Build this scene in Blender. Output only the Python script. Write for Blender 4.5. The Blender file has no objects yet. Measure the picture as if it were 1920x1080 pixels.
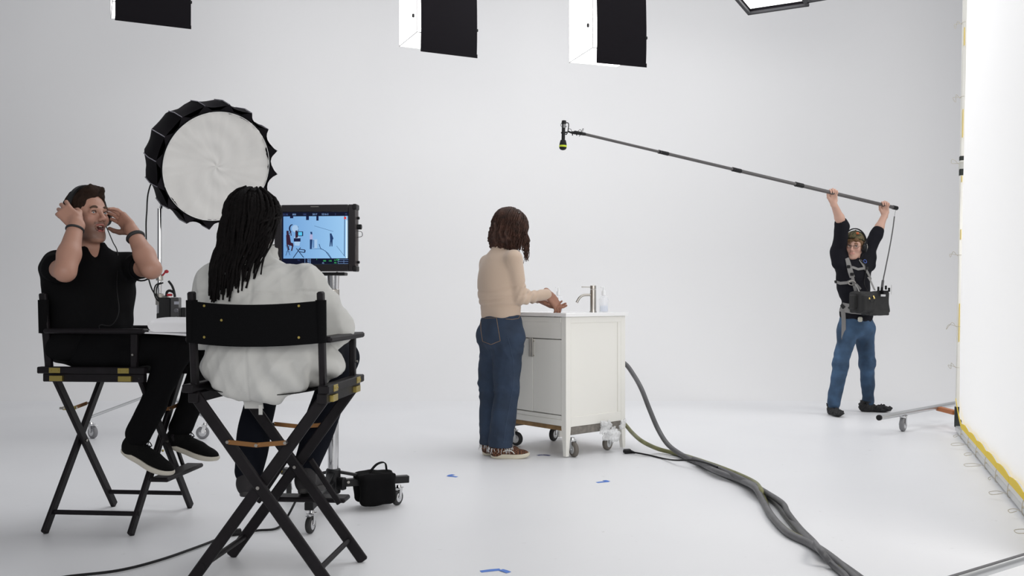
import bpy, math, random
import numpy as np
from mathutils import Vector, Matrix, Euler
random.seed(7)
SC = bpy.context.scene
COL = SC.collection
V = Vector
R = math.radians

# ---------------------------------------------------------------- camera, world, exposure
F_PX, HOR, CAM_H = 1700.0, 560.0, 1.05
cam_data = bpy.data.cameras.new('camera')
cam_data.sensor_width = 36.0
cam_data.lens = F_PX / 1920 * 36.0
cam_data.shift_y = (HOR - 540) / 1920
cam = bpy.data.objects.new('camera', cam_data)
COL.objects.link(cam)
cam.location = (0, 0, CAM_H)
cam.rotation_euler = (R(90), 0, 0)
SC.camera = cam
SC.view_settings.view_transform = 'Standard'
SC.view_settings.look = 'None'
SC.view_settings.gamma = 1.0
SC.view_settings.use_curve_mapping = False
SC.view_settings.exposure = 0.0

world = bpy.data.worlds.new('world')
SC.world = world
world.use_nodes = True
bgn = world.node_tree.nodes['Background']
bgn.inputs[0].default_value = (0.93, 0.95, 1.0, 1)
bgn.inputs[1].default_value = 0.24
SCREEN_EMIT = 0.29      # backlit diffusion fabric on the right
BOX_EMIT = 3.5         # diffusers of the hanging softboxes


def area(name, loc, target, sx, sy, power, col=(1, 1, 1)):
    l = bpy.data.lights.new(name, 'AREA')
    l.shape = 'RECTANGLE'
    l.size, l.size_y = sx, sy
    l.energy = power
    l.color = col
    o = bpy.data.objects.new(name, l)
    o.location = loc
    o.rotation_euler = (V(target) - V(loc)).to_track_quat('-Z', 'Y').to_euler()
    COL.objects.link(o)
    return o


# overhead studio soft lights above the frame, screen backlight, and two added fills
area('overhead_light', (1.1, 6.5, 5.4), (1.1, 6.8, 0), 5.4, 3.8, 155, (0.985, 0.99, 1.0))
area('overhead_light_back', (-0.6, 8.1, 6.0), (-0.6, 11.5, 0.8), 15.0, 1.6, 58, (0.995, 0.985, 1.0))
area('added_front_fill', (0.8, -3.2, 2.3), (0.2, 8.0, 1.6), 6.0, 2.4, 225, (1.0, 0.985, 0.97))  # added fill lamp behind the camera, lifts upright surfaces facing it
area('screen_backlight', (5.6, 6.6, 2.6), (3.2, 6.9, 1.6), 2.0, 2.0, 50, (1.0, 0.985, 0.96))
area('added_side_fill', (2.6, 2.4, 2.0), (1.0, 5.8, 0.7), 1.0, 1.0, 32, (1.0, 0.965, 0.91))  # added warm lamp out of view, brightens the vanity's right side


def PX(x, y, D):
    """point at depth D metres whose picture position would be (x, y) in 1920x1080"""
    return V(((x - 960) / F_PX * D, D, CAM_H - (y - HOR) / F_PX * D))


def GP(x, y, z=0.0):
    """point on the horizontal plane z seen at (x, y)"""
    D = (CAM_H - z) * F_PX / (y - HOR)
    return V(((x - 960) / F_PX * D, D, z))


# ---------------------------------------------------------------- materials
MATS = {}


def mat(name, col, rough=0.6, metal=0.0, bump=0.0, bscale=80.0, var=0.0, vscale=8.0, emit=None, es=1.0,
        trans=0.0, sheen=0.0, attr=False, coat=0.0, weave=False, spec=0.5, sss=0.0, alpha=1.0):
    if name in MATS:
        return MATS[name]
    m = bpy.data.materials.new(name)
    m.use_nodes = True
    nt = m.node_tree
    b = nt.nodes['Principled BSDF']
    c4 = (col[0], col[1], col[2], 1)
    b.inputs['Base Color'].default_value = c4
    b.inputs['Roughness'].default_value = rough
    b.inputs['Metallic'].default_value = metal
    b.inputs['Specular IOR Level'].default_value = spec
    if trans:
        b.inputs['Transmission Weight'].default_value = trans
    if sheen:
        b.inputs['Sheen Weight'].default_value = sheen
    if coat:
        b.inputs['Coat Weight'].default_value = coat
    if alpha < 1:
        b.inputs['Alpha'].default_value = alpha
    if emit:
        b.inputs['Emission Color'].default_value = (emit[0], emit[1], emit[2], 1)
        b.inputs['Emission Strength'].default_value = es
    src = None
    tc = nt.nodes.new('ShaderNodeTexCoord')
    if attr:
        a = nt.nodes.new('ShaderNodeAttribute')
        a.attribute_name = 'Col'
        src = a.outputs['Color']
    if var:
        n = nt.nodes.new('ShaderNodeTexNoise')
        n.inputs['Scale'].default_value = vscale
        n.inputs['Detail'].default_value = 4
        nt.links.new(tc.outputs['Object'], n.inputs['Vector'])
        mr = nt.nodes.new('ShaderNodeMapRange')
        mr.inputs['From Min'].default_value = 0.3
        mr.inputs['From Max'].default_value = 0.7
        mr.inputs['To Min'].default_value = 1 - var
        mr.inputs['To Max'].default_value = 1 + var
        nt.links.new(n.outputs['Fac'], mr.inputs['Value'])
        mx = nt.nodes.new('ShaderNodeVectorMath')
        mx.operation = 'SCALE'
        mx.inputs[0].default_value = col[:3]
        if src:
            nt.links.new(src, mx.inputs[0])
        nt.links.new(mr.outputs['Result'], mx.inputs['Scale'])
        src = mx.outputs['Vector']
    if src:
        nt.links.new(src, b.inputs['Base Color'])
    if bump:
        if weave:
            n = nt.nodes.new('ShaderNodeTexWave')
            n.inputs['Scale'].default_value = bscale
            n.inputs['Distortion'].default_value = 1.5
            out = n.outputs['Fac']
        else:
            n = nt.nodes.new('ShaderNodeTexNoise')
            n.inputs['Scale'].default_value = bscale
            n.inputs['Detail'].default_value = 3
            out = n.outputs['Fac']
        nt.links.new(tc.outputs['Object'], n.inputs['Vector'])
        bp = nt.nodes.new('ShaderNodeBump')
        bp.inputs['Strength'].default_value = bump
        bp.inputs['Distance'].default_value = 0.004
        nt.links.new(out, bp.inputs['Height'])
        nt.links.new(bp.outputs['Normal'], b.inputs['Normal'])
    MATS[name] = m
    return m


M_BLACKWOOD = mat('black_stained_wood', (0.007, 0.0055, 0.007), 0.5, bump=0.15, bscale=60, var=0.25, vscale=20, spec=0.22)
M_CANVAS = mat('black_canvas', (0.004, 0.004, 0.0045), 0.9, bump=0.3, bscale=300, spec=0.08)
M_BRASS = mat('worn_brass', (0.42, 0.33, 0.10), 0.35, 0.9, bump=0.1, bscale=90)
M_COPPER = mat('dark_copper', (0.30, 0.15, 0.06), 0.4, 0.9)
M_CHROME = mat('chrome', (0.62, 0.62, 0.63), 0.16, 1.0)
M_STEEL = mat('brushed_steel', (0.42, 0.40, 0.37), 0.28, 1.0, bump=0.05, bscale=200)
M_ALU = mat('aluminium', (0.62, 0.63, 0.64), 0.35, 0.8)
M_BLKPLASTIC = mat('black_plastic', (0.008, 0.008, 0.009), 0.45, bump=0.05, bscale=400, spec=0.25)
M_BLKMETAL = mat('black_painted_metal', (0.008, 0.008, 0.009), 0.42, 0.0, bump=0.05, spec=0.3)
M_RUBBER = mat('black_rubber', (0.015, 0.015, 0.016), 0.65, bump=0.1)
M_GREYRUBBER = mat('grey_rubber', (0.22, 0.22, 0.23), 0.6)
M_TAUPERUBBER = mat('taupe_rubber', (0.13, 0.115, 0.10), 0.6)
M_BLKFABRIC = mat('black_fabric', (0.005, 0.005, 0.0055), 0.9, bump=0.25, bscale=200, spec=0.1)
M_RED = mat('red_plastic', (0.45, 0.02, 0.03), 0.4)
M_WHITEPLASTIC = mat('white_plastic', (0.75, 0.75, 0.74), 0.4)


# ---------------------------------------------------------------- mesh builder
def frame_from(axis):
    a = V(axis).normalized()
    h = V((0, 0, 1)) if abs(a.z) < 0.9 else V((1, 0, 0))
    u = a.cross(h).normalized()
    w = a.cross(u).normalized()
    return u, w, a


class MB:
    def __init__(s):
        s.v = []
        s.f = []

    def add(s, vs, fs):
        o = len(s.v)
        s.v += [tuple(p) for p in vs]
        s.f += [tuple(i + o for i in f) for f in fs]
        return s

    def box(s, c, size, rot=None, bev=0.0):
        """box with chamfered edges; c centre, size full lengths, rot 3x3 matrix"""
        hx, hy, hz = size[0] / 2, size[1] / 2, size[2] / 2
        c = V(c)
        b = min(bev, hx * .9, hy * .9, hz * .9)
        if b <= 0:
            vs = [V((x, y, z)) for x in (-hx, hx) for y in (-hy, hy) for z in (-hz, hz)]
            fs = [(0, 1, 3, 2), (4, 6, 7, 5), (0, 4, 5, 1), (2, 3, 7, 6), (0, 2, 6, 4), (1, 5, 7, 3)]
        else:
            vs, idx = [], {}
            for sx in (-1, 1):
                for sy in (-1, 1):
                    for sz in (-1, 1):
                        for ax in range(3):
                            p = [sx * (hx - b), sy * (hy - b), sz * (hz - b)]
                            p[ax] += (sx, sy, sz)[ax] * b
                            idx[(sx, sy, sz, ax)] = len(vs)
                            vs.append(V(p))
            fs = []
            for ax in range(3):
                o = [a for a in range(3) if a != ax]
                for sg in (-1, 1):
                    loop = []
                    for (p, q) in ((-1, -1), (1, -1), (1, 1), (-1, 1)):
                        k = [0, 0, 0]
                        k[ax] = sg
                        k[o[0]] = p
                        k[o[1]] = q
                        loop.append(idx[(k[0], k[1], k[2], ax)])
                    flip = (sg > 0) == (ax == 1)
                    fs.append(tuple(reversed(loop)) if flip else tuple(loop))
            for ax in range(3):
                o = [a for a in range(3) if a != ax]
                for p in (-1, 1):
                    for q in (-1, 1):
                        k0 = [0, 0, 0]
                        k1 = [0, 0, 0]
                        k0[ax] = -1
                        k1[ax] = 1
                        for k in (k0, k1):
                            k[o[0]] = p
                            k[o[1]] = q
                        fs.append((idx[(*k0, o[0])], idx[(*k1, o[0])], idx[(*k1, o[1])], idx[(*k0, o[1])]))
            for sx in (-1, 1):
                for sy in (-1, 1):
                    for sz in (-1, 1):
                        fs.append((idx[(sx, sy, sz, 0)], idx[(sx, sy, sz, 1)], idx[(sx, sy, sz, 2)]))
        if rot is not None:
            vs = [rot @ p for p in vs]
        s.add([c + p for p in vs], fs)
        return s

    def beam(s, a, b, w, h, up=(0, 0, 1), bev=0.003, ext=0.0):
        """rectangular bar from a to b; w across, h along up"""
        a, b = V(a), V(b)
        d = (b - a)
        L = d.length
        d.normalize()
        up = V(up)
        u = up.cross(d)
        if u.length < 1e-5:
            u = V((1, 0, 0)).cross(d)
        u.normalize()
        w2 = d.cross(u).normalized()
        rot = Matrix((d, u, w2)).transposed()
        return s.box((a + b) / 2, (L + ext, w, h), rot, bev)

    def tube(s, pts, r, n=10, cap=True, closed=False, flat=None):
        """round tube along points; r number or list; flat=(normal, factor) squashes the section"""
        pts = [V(p) for p in pts]
        m = len(pts)
        rs = r if isinstance(r, (list, tuple)) else [r] * m
        vs, fs = [], []
        t0 = (pts[1] - pts[0]).normalized()
        u, w, _ = frame_from(t0)
        if flat:
            w = V(flat[0]) - t0 * V(flat[0]).dot(t0)
            w.normalize()
            u = w.cross(t0)
        prev = t0
        for i, p in enumerate(pts):
            if closed:
                t = (pts[(i + 1) % m] - pts[i - 1]).normalized()
            elif i == 0:
                t = t0
            elif i == m - 1:
                t = (pts[i] - pts[i - 1]).normalized()
            else:
                t = ((pts[i + 1] - p).normalized() + (p - pts[i - 1]).normalized())
                t = t.normalized() if t.length > 1e-6 else prev
            q = prev.rotation_difference(t)
            u = q @ u
            w = q @ w
            prev = t
            for k in range(n):
                a = 2 * math.pi * k / n
                f = flat[1] if flat else 1.0
                vs.append(p + (u * math.cos(a) + w * math.sin(a) * f) * rs[i])
        for i in range(m if closed else m - 1):
            j = (i + 1) % m
            for k in range(n):
                k2 = (k + 1) % n
                fs.append((i * n + k, i * n + k2, j * n + k2, j * n + k))
        if cap and not closed:
            fs.append(tuple(reversed(range(n))))
            fs.append(tuple((m - 1) * n + k for k in range(n)))
        return s.add(vs, fs)

    def cyl(s, a, b, r, r2=None, n=20, bev=0.0):
        a, b = V(a), V(b)
        r2 = r if r2 is None else r2
        if bev:
            d = (b - a).normalized()
            return s.tube([a, a + d * 1e-5, a + d * bev, b - d * bev, b - d * 1e-5, b],
                          [0.001, r - bev, r, r2, r2 - bev, 0.001], n)
        return s.tube([a, b], [r, r2], n)

    def lathe(s, base, axis, prof, n=24, cap=True):
        """prof: (radius, height) pairs along axis"""
        u, w, a = frame_from(axis)
        base = V(base)
        vs, fs = [], []
        for (r, h) in prof:
            for k in range(n):
                t = 2 * math.pi * k / n
                vs.append(base + a * h + (u * math.cos(t) + w * math.sin(t)) * r)
        for i in range(len(prof) - 1):
            for k in range(n):
                k2 = (k + 1) % n
                fs.append((i * n + k, i * n + k2, (i + 1) * n + k2, (i + 1) * n + k))
        if cap:
            fs.append(tuple(reversed(range(n))))
            fs.append(tuple((len(prof) - 1) * n + k for k in range(n)))
        return s.add(vs, fs)

    def ball(s, c, r, n=14, rot=None):
        if not isinstance(r, (tuple, list)):
            r = (r, r, r)
        c = V(c)
        vs, fs = [], []
        m = n // 2
        for i in range(m + 1):
            th = math.pi * i / m
            for k in range(n):
                ph = 2 * math.pi * k / n
                p = V((r[0] * math.sin(th) * math.cos(ph), r[1] * math.sin(th) * math.sin(ph), r[2] * math.cos(th)))
                if rot is not None:
                    p = rot @ p
                vs.append(c + p)
        for i in range(m):
            for k in range(n):
                k2 = (k + 1) % n
                fs.append((i * n + k, (i + 1) * n + k, (i + 1) * n + k2, i * n + k2))
        return s.add(vs, fs)

    def strip(s, pts, nrm, width, th=0.002):
        """flat strap along pts; nrm list or vector of face normals"""
        pts = [V(p) for p in pts]
        m = len(pts)
        vs = []
        for i, p in enumerate(pts):
            t = (pts[min(i + 1, m - 1)] - pts[max(i - 1, 0)]).normalized()
            nn = V(nrm[i]) if isinstance(nrm, list) else V(nrm)
            sd = t.cross(nn)
            if sd.length < 1e-5:
                sd = V((1, 0, 0))
            sd.normalize()
            nn = sd.cross(t).normalized()
            wd = width[i] if isinstance(width, list) else width
            for (a, b) in ((-1, -1), (1, -1), (1, 1), (-1, 1)):
                vs.append(p + sd * a * wd / 2 + nn * b * th / 2)
        fs = [(3, 2, 1, 0), tuple((m - 1) * 4 + k for k in range(4))]
        for i in range(m - 1):
            for k in range(4):
                k2 = (k + 1) % 4
                fs.append((i * 4 + k, i * 4 + k2, (i + 1) * 4 + k2, (i + 1) * 4 + k))
        return s.add(vs, fs)

    def grid(s, fn, nu, nv, th=None):
        """sheet fn(u,v)->point, optional thickness vector fn"""
        vs = [V(fn(i / (nu - 1), j / (nv - 1))) for i in range(nu) for j in range(nv)]
        fs = [(i * nv + j, (i + 1) * nv + j, (i + 1) * nv + j + 1, i * nv + j + 1) for i in range(nu - 1) for j in range(nv - 1)]
        if th is not None:
            N = len(vs)
            t = V(th)
            vs2 = [p + t for p in vs]
            fs2 = [tuple(reversed([a + N for a in f])) for f in fs]
            edge = [i * nv for i in range(nu)] + [(nu - 1) * nv + j for j in range(1, nv)] + \
                   [i * nv + nv - 1 for i in range(nu - 2, -1, -1)] + [j for j in range(nv - 2, 0, -1)]
            side = [(edge[k], edge[(k + 1) % len(edge)], edge[(k + 1) % len(edge)] + N, edge[k] + N) for k in range(len(edge))]
            vs += vs2
            fs = fs + fs2 + side
        return s.add(vs, fs)

    def prism(s, poly, a, axis, th):
        """extrude polygon given by 3D points along axis*th"""
        n = len(poly)
        ax = V(axis).normalized() * th
        p0 = [V(p) + V(a) for p in poly]
        vs = p0 + [p + ax for p in p0]
        fs = [tuple(reversed(range(n))), tuple(range(n, 2 * n))]
        fs += [(k, (k + 1) % n, (k + 1) % n + n, k + n) for k in range(n)]
        return s.add(vs, fs)

    def build(s, name, material, parent=None, smooth=40, label=None):
        me = bpy.data.meshes.new(name)
        off = V((0, 0, 0))
        if parent is not None and 'base' in parent:
            off = V(parent['base'])
        me.from_pydata([(p[0] - off.x, p[1] - off.y, p[2] - off.z) for p in s.v], [], s.f)
        me.materials.append(material)
        if smooth is not None:
            me.shade_smooth()
            me.set_sharp_from_angle(angle=R(smooth))
        o = bpy.data.objects.new(name, me)
        COL.objects.link(o)
        if parent is not None:
            o.parent = parent
            if 'base' in parent:
                o['base'] = parent['base']
        if label:
            o['label'] = label
        return o


def fix_normals(o):
    import bmesh
    bm = bmesh.new()
    bm.from_mesh(o.data)
    bmesh.ops.recalc_face_normals(bm, faces=bm.faces)
    bm.to_mesh(o.data)
    bm.free()
    return o


def thing(name, label, cat, loc=(0, 0, 0), rotz=0.0, group=None, world_parts=False):
    """empty at the base of a thing; world_parts: its parts are given in world coordinates"""
    o = bpy.data.objects.new(name, None)
    o.empty_display_size = 0.05
    COL.objects.link(o)
    o.location = loc
    o.rotation_euler = (0, 0, rotz)
    o['label'] = label
    o['category'] = cat
    if group:
        o['group'] = group
    if world_parts:
        o['base'] = [float(c) for c in loc]
    return o


def tag(o, label, cat, group=None):
    o['label'] = label
    o['category'] = cat
    if group:
        o['group'] = group
    return o


def rebase(o, loc):
    """move origin of a top-level mesh to loc"""
    l = V(loc)
    o.data.transform(Matrix.Translation(-l))
    o.location = l
    o['base'] = [float(c) for c in l]
    return o


def bez(pts, n=12):
    """Catmull-Rom through points"""
    pts = [V(p) for p in pts]
    P = [pts[0] * 2 - pts[1]] + pts + [pts[-1] * 2 - pts[-2]]
    out = []
    for i in range(1, len(P) - 2):
        for k in range(n):
            t = k / n
            a, b, c, d = P[i - 1], P[i], P[i + 1], P[i + 2]
            out.append(0.5 * ((2 * b) + (c - a) * t + (2 * a - 5 * b + 4 * c - d) * t * t + (3 * b - a - 3 * c + d) * t ** 3))
    out.append(P[-2])
    return out


# ---------------------------------------------------------------- smooth-union solids (bodies, clothes, hair)
def axis_pts(lo, hi, coarse, fine_iv=(), fine=0.003):
    xs = [lo]
    while xs[-1] < hi:
        x = xs[-1]
        inside = any(a - coarse <= x <= b for a, b in fine_iv)
        xs.append(x + (fine if inside else coarse))
    return np.array(xs, dtype=np.float32)


class Solid:
    def __init__(s):
        s.ops = []

    def cap(s, a, b, ra, rb=None, k=0.02, flat=None, op='+'):
        a = np.array(a, dtype=np.float32)
        b = np.array(b, dtype=np.float32)
        rb = ra if rb is None else rb
        r = max(ra, rb)
        lo = np.minimum(a, b) - r
        hi = np.maximum(a, b) + r
        ba = b - a
        bb = float(ba @ ba) + 1e-12
        if flat is not None:
            fn_ = np.array(V(flat[0]).normalized(), dtype=np.float32)
            g = 1.0 / flat[1]

        def f(X, Y, Z):
            px, py, pz = X - a[0], Y - a[1], Z - a[2]
            h = np.clip((px * ba[0] + py * ba[1] + pz * ba[2]) / bb, 0, 1)
            qx, qy, qz = px - h * ba[0], py - h * ba[1], pz - h * ba[2]
            if flat is not None:
                c = (qx * fn_[0] + qy * fn_[1] + qz * fn_[2]) * (g - 1)
                qx, qy, qz = qx + c * fn_[0], qy + c * fn_[1], qz + c * fn_[2]
            return np.sqrt(qx * qx + qy * qy + qz * qz) - (ra + (rb - ra) * h)
        s.ops.append((f, lo, hi, k, op))
        return s

    def chain(s, pts, rs, k=0.02, **kw):
        for i in range(len(pts) - 1):
            s.cap(pts[i], pts[i + 1], rs[i], rs[i + 1], k, **kw)
        return s

    def ell(s, c, r, rot=None, k=0.02, op='+'):
        c = np.array(c, dtype=np.float32)
        r = np.array(r, dtype=np.float32)
        M = np.array(rot if rot is not None else Matrix.Identity(3), dtype=np.float32)  # columns = local axes
        ext = np.sqrt(((M * r) ** 2).sum(axis=1))

        def f(X, Y, Z):
            px, py, pz = X - c[0], Y - c[1], Z - c[2]
            a = (px * M[0, 0] + py * M[1, 0] + pz * M[2, 0]) / r[0]
            b = (px * M[0, 1] + py * M[1, 1] + pz * M[2, 1]) / r[1]
            d = (px * M[0, 2] + py * M[1, 2] + pz * M[2, 2]) / r[2]
            k0 = np.sqrt(a * a + b * b + d * d) + 1e-6
            k1 = np.sqrt((a / r[0]) ** 2 + (b / r[1]) ** 2 + (d / r[2]) ** 2) + 1e-6
            return k0 * (k0 - 1.0) / k1
        s.ops.append((f, c - ext, c + ext, k, op))
        return s

    def rbox(s, c, half, rnd, rot=None, k=0.02, op='+'):
        c = np.array(c, dtype=np.float32)
        hf = np.array(half, dtype=np.float32)
        M = np.array(rot if rot is not None else Matrix.Identity(3), dtype=np.float32)
        ext = (np.abs(M) * hf).sum(axis=1)

        def f(X, Y, Z):
            px, py, pz = X - c[0], Y - c[1], Z - c[2]
            a = np.abs(px * M[0, 0] + py * M[1, 0] + pz * M[2, 0]) - hf[0] + rnd
            b = np.abs(px * M[0, 1] + py * M[1, 1] + pz * M[2, 1]) - hf[1] + rnd
            d = np.abs(px * M[0, 2] + py * M[1, 2] + pz * M[2, 2]) - hf[2] + rnd
            return np.sqrt(np.maximum(a, 0) ** 2 + np.maximum(b, 0) ** 2 + np.maximum(d, 0) ** 2) + \
                np.minimum(np.maximum(a, np.maximum(b, d)), 0) - rnd
        s.ops.append((f, c - ext, c + ext, k, op))
        return s

    def plane(s, c, n, k=0.0):
        """cut away everything on the side n points to"""
        c = np.array(c, dtype=np.float32)
        n = np.array(V(n).normalized(), dtype=np.float32)

        def f(X, Y, Z):
            return -((X - c[0]) * n[0] + (Y - c[1]) * n[1] + (Z - c[2]) * n[2])
        s.ops.append((f, None, None, k, '-'))
        return s

    def mesh(s, name, material, parent=None, coarse=0.006, fine_iv=((), (), ()), fine=0.003, disp=None, color=None,
             base=None, smooth_it=0, smooth=60):
        pos = [o for o in s.ops if o[4] == '+']
        lo = np.min([o[1] for o in pos], axis=0) - 0.03
        hi = np.max([o[2] for o in pos], axis=0) + 0.03
        xs = axis_pts(lo[0], hi[0], coarse, fine_iv[0], fine)
        ys = axis_pts(lo[1], hi[1], coarse, fine_iv[1], fine)
        zs = axis_pts(lo[2], hi[2], coarse, fine_iv[2], fine)
        Fv = np.full((len(xs), len(ys), len(zs)), 0.2, dtype=np.float32)
        for (f, l, h, k, op) in s.ops:
            if l is None:
                sl = (slice(None),) * 3
            else:
                m = k + 0.014
                i0, i1 = np.searchsorted(xs, (l[0] - m, h[0] + m))
                j0, j1 = np.searchsorted(ys, (l[1] - m, h[1] + m))
                k0, k1 = np.searchsorted(zs, (l[2] - m, h[2] + m))
                if i1 <= i0 or j1 <= j0 or k1 <= k0:
                    continue
                sl = (slice(i0, i1), slice(j0, j1), slice(k0, k1))
            X = xs[sl[0]][:, None, None]
            Y = ys[sl[1]][None, :, None]
            Z = zs[sl[2]][None, None, :]
            d = f(X, Y, Z)
            A = Fv[sl]
            if op == '+':
                if k > 0:
                    t = np.clip(0.5 + 0.5 * (d - A) / k, 0, 1)
                    Fv[sl] = d * (1 - t) + A * t - k * t * (1 - t)
                else:
                    Fv[sl] = np.minimum(A, d)
            else:
                d = -d
                if k > 0:
                    t = np.clip(0.5 - 0.5 * (d - A) / k, 0, 1)
                    Fv[sl] = d * (1 - t) + A * t + k * t * (1 - t)
                else:
                    Fv[sl] = np.maximum(A, d)
        verts, quads = nets(Fv, xs, ys, zs)
        for _ in range(smooth_it):
            verts = relax(verts, quads)
        if disp is not None:
            nr = vnormals(verts, quads)
            verts = verts + nr * disp(verts, nr)[:, None]
        off = np.array(parent['base'] if parent is not None and 'base' in parent else (base if base is not None else (0, 0, 0)), dtype=np.float64)
        me = bpy.data.meshes.new(name)
        me.vertices.add(len(verts))
        me.vertices.foreach_set('co', (verts - off).astype(np.float32).ravel())
        me.loops.add(len(quads) * 4)
        me.loops.foreach_set('vertex_index', quads.astype(np.int32).ravel())
        me.polygons.add(len(quads))
        me.polygons.foreach_set('loop_start', np.arange(0, len(quads) * 4, 4, dtype=np.int32))
        me.update(calc_edges=True)
        me.materials.append(material)
        if color is not None:
            c = np.clip(color(verts), 0, 1)
            c4 = np.concatenate([c, np.ones((len(c), 1))], axis=1).astype(np.float32)
            at = me.color_attributes.new('Col', 'FLOAT_COLOR', 'POINT')
            at.data.foreach_set('color', c4.ravel())
        me.shade_smooth()
        o = bpy.data.objects.new(name, me)
        COL.objects.link(o)
        if parent is not None:
            o.parent = parent
            if 'base' in parent:
                o['base'] = parent['base']
        elif base is not None:
            o.location = base
            o['base'] = [float(q) for q in base]
        return o


def nets(Fv, xs, ys, zs):
    S = Fv < 0
    cnt = np.zeros(tuple(n - 1 for n in Fv.shape), dtype=np.int8)
    nx, ny, nz = cnt.shape
    for a in (0, 1):
        for b in (0, 1):
            for c in (0, 1):
                cnt += S[a:a + nx, b:b + ny, c:c + nz]
    act = (cnt > 0) & (cnt < 8)
    I, J, K = np.nonzero(act)
    N = len(I)
    idx = np.full(cnt.shape, -1, dtype=np.int32)
    idx[I, J, K] = np.arange(N)
    acc = np.zeros((N, 3))
    num = np.zeros(N)
    cs = [(a, b, c) for a in (0, 1) for b in (0, 1) for c in (0, 1)]
    for p in cs:
        for ax in range(3):
            if p[ax] == 1:
                continue
            q = list(p)
            q[ax] = 1
            a = Fv[I + p[0], J + p[1], K + p[2]]
            b = Fv[I + q[0], J + q[1], K + q[2]]
            m = (a < 0) != (b < 0)
            t = np.where(m, a / np.where(np.abs(a - b) < 1e-12, 1, a - b), 0)
            Pa = np.stack([xs[I + p[0]], ys[J + p[1]], zs[K + p[2]]], 1)
            Pb = np.stack([xs[I + q[0]], ys[J + q[1]], zs[K + q[2]]], 1)
            acc += np.where(m[:, None], Pa + (Pb - Pa) * t[:, None], 0)
            num += m
    verts = acc / num[:, None]
    quads = []
    for ax in range(3):
        sl0 = [slice(None)] * 3
        sl1 = [slice(None)] * 3
        sl0[ax] = slice(0, -1)
        sl1[ax] = slice(1, None)
        s0, s1 = S[tuple(sl0)], S[tuple(sl1)]
        ch = s0 != s1
        i, j, k = np.nonzero(ch)
        o = [a for a in range(3) if a != ax]
        ijk = [i, j, k]
        ok = (ijk[o[0]] > 0) & (ijk[o[1]] > 0) & (ijk[o[0]] < cnt.shape[o[0]]) & (ijk[o[1]] < cnt.shape[o[1]])
        ijk = [q[ok] for q in ijk]
        ins = s0[tuple(ijk)]

        def cell(d0, d1):
            c = list(ijk)
            c[o[0]] = c[o[0]] - d0
            c[o[1]] = c[o[1]] - d1
            return idx[tuple(c)]
        q = np.stack([cell(1, 1), cell(0, 1), cell(0, 0), cell(1, 0)], 1)
        flip = ins if ax == 1 else ~ins
        q[flip] = q[flip][:, ::-1]
        quads.append(q)
    quads = np.concatenate(quads)
    quads = quads[(quads >= 0).all(axis=1)]
    return verts, quads


def vnormals(v, q):
    n = np.cross(v[q[:, 2]] - v[q[:, 0]], v[q[:, 3]] - v[q[:, 1]])
    out = np.zeros_like(v)
    for c in range(4):
        for a in range(3):
            out[:, a] += np.bincount(q[:, c], weights=n[:, a], minlength=len(v))
    return out / (np.linalg.norm(out, axis=1, keepdims=True) + 1e-12)


def relax(v, q):
    out = np.zeros_like(v)
    w = np.zeros(len(v))
    for c in range(4):
        for d in (1, 3):
            for a in range(3):
                out[:, a] += np.bincount(q[:, c], weights=v[q[:, (c + d) % 4], a], minlength=len(v))
            w += np.bincount(q[:, c], minlength=len(v))
    return v * 0.4 + 0.6 * out / np.maximum(w, 1)[:, None]


def folds(seed, amp, freq, aniso=(1, 1, 1), oct_=3, ridge=False):
    """numpy noise for cloth folds"""
    rs = np.random.RandomState(seed)
    sets = []
    for o in range(oct_):
        for _ in range(5):
            d = rs.normal(size=3) * np.array(aniso)
            d = d / np.linalg.norm(d) * freq * (1.7 ** o) * rs.uniform(.7, 1.3)
            sets.append((d, rs.uniform(0, 6.28), amp / (1.6 ** o) / 2.2))
    wd = rs.normal(size=(3, 3)) * freq * 0.35

    def f(p):
        w = np.sin(p @ wd.T) * 0.25 / freq * 2.5
        pp = p + w
        r = np.zeros(len(p))
        for d, ph, a in sets:
            s_ = np.sin(pp @ d + ph)
            r += a * (1 - 2 * np.abs(s_) if ridge else s_)
        return r
    return f


def Rxyz(rx=0, ry=0, rz=0):
    return Euler((R(rx), R(ry), R(rz))).to_matrix()

# ================================================================ THE SETTING: white cyclorama
def wall_paint():
    m = mat('white_cyclorama_paint', (0.80, 0.80, 0.805), 0.75, bump=0.03, bscale=3.0, spec=0.2)
    return m


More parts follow.
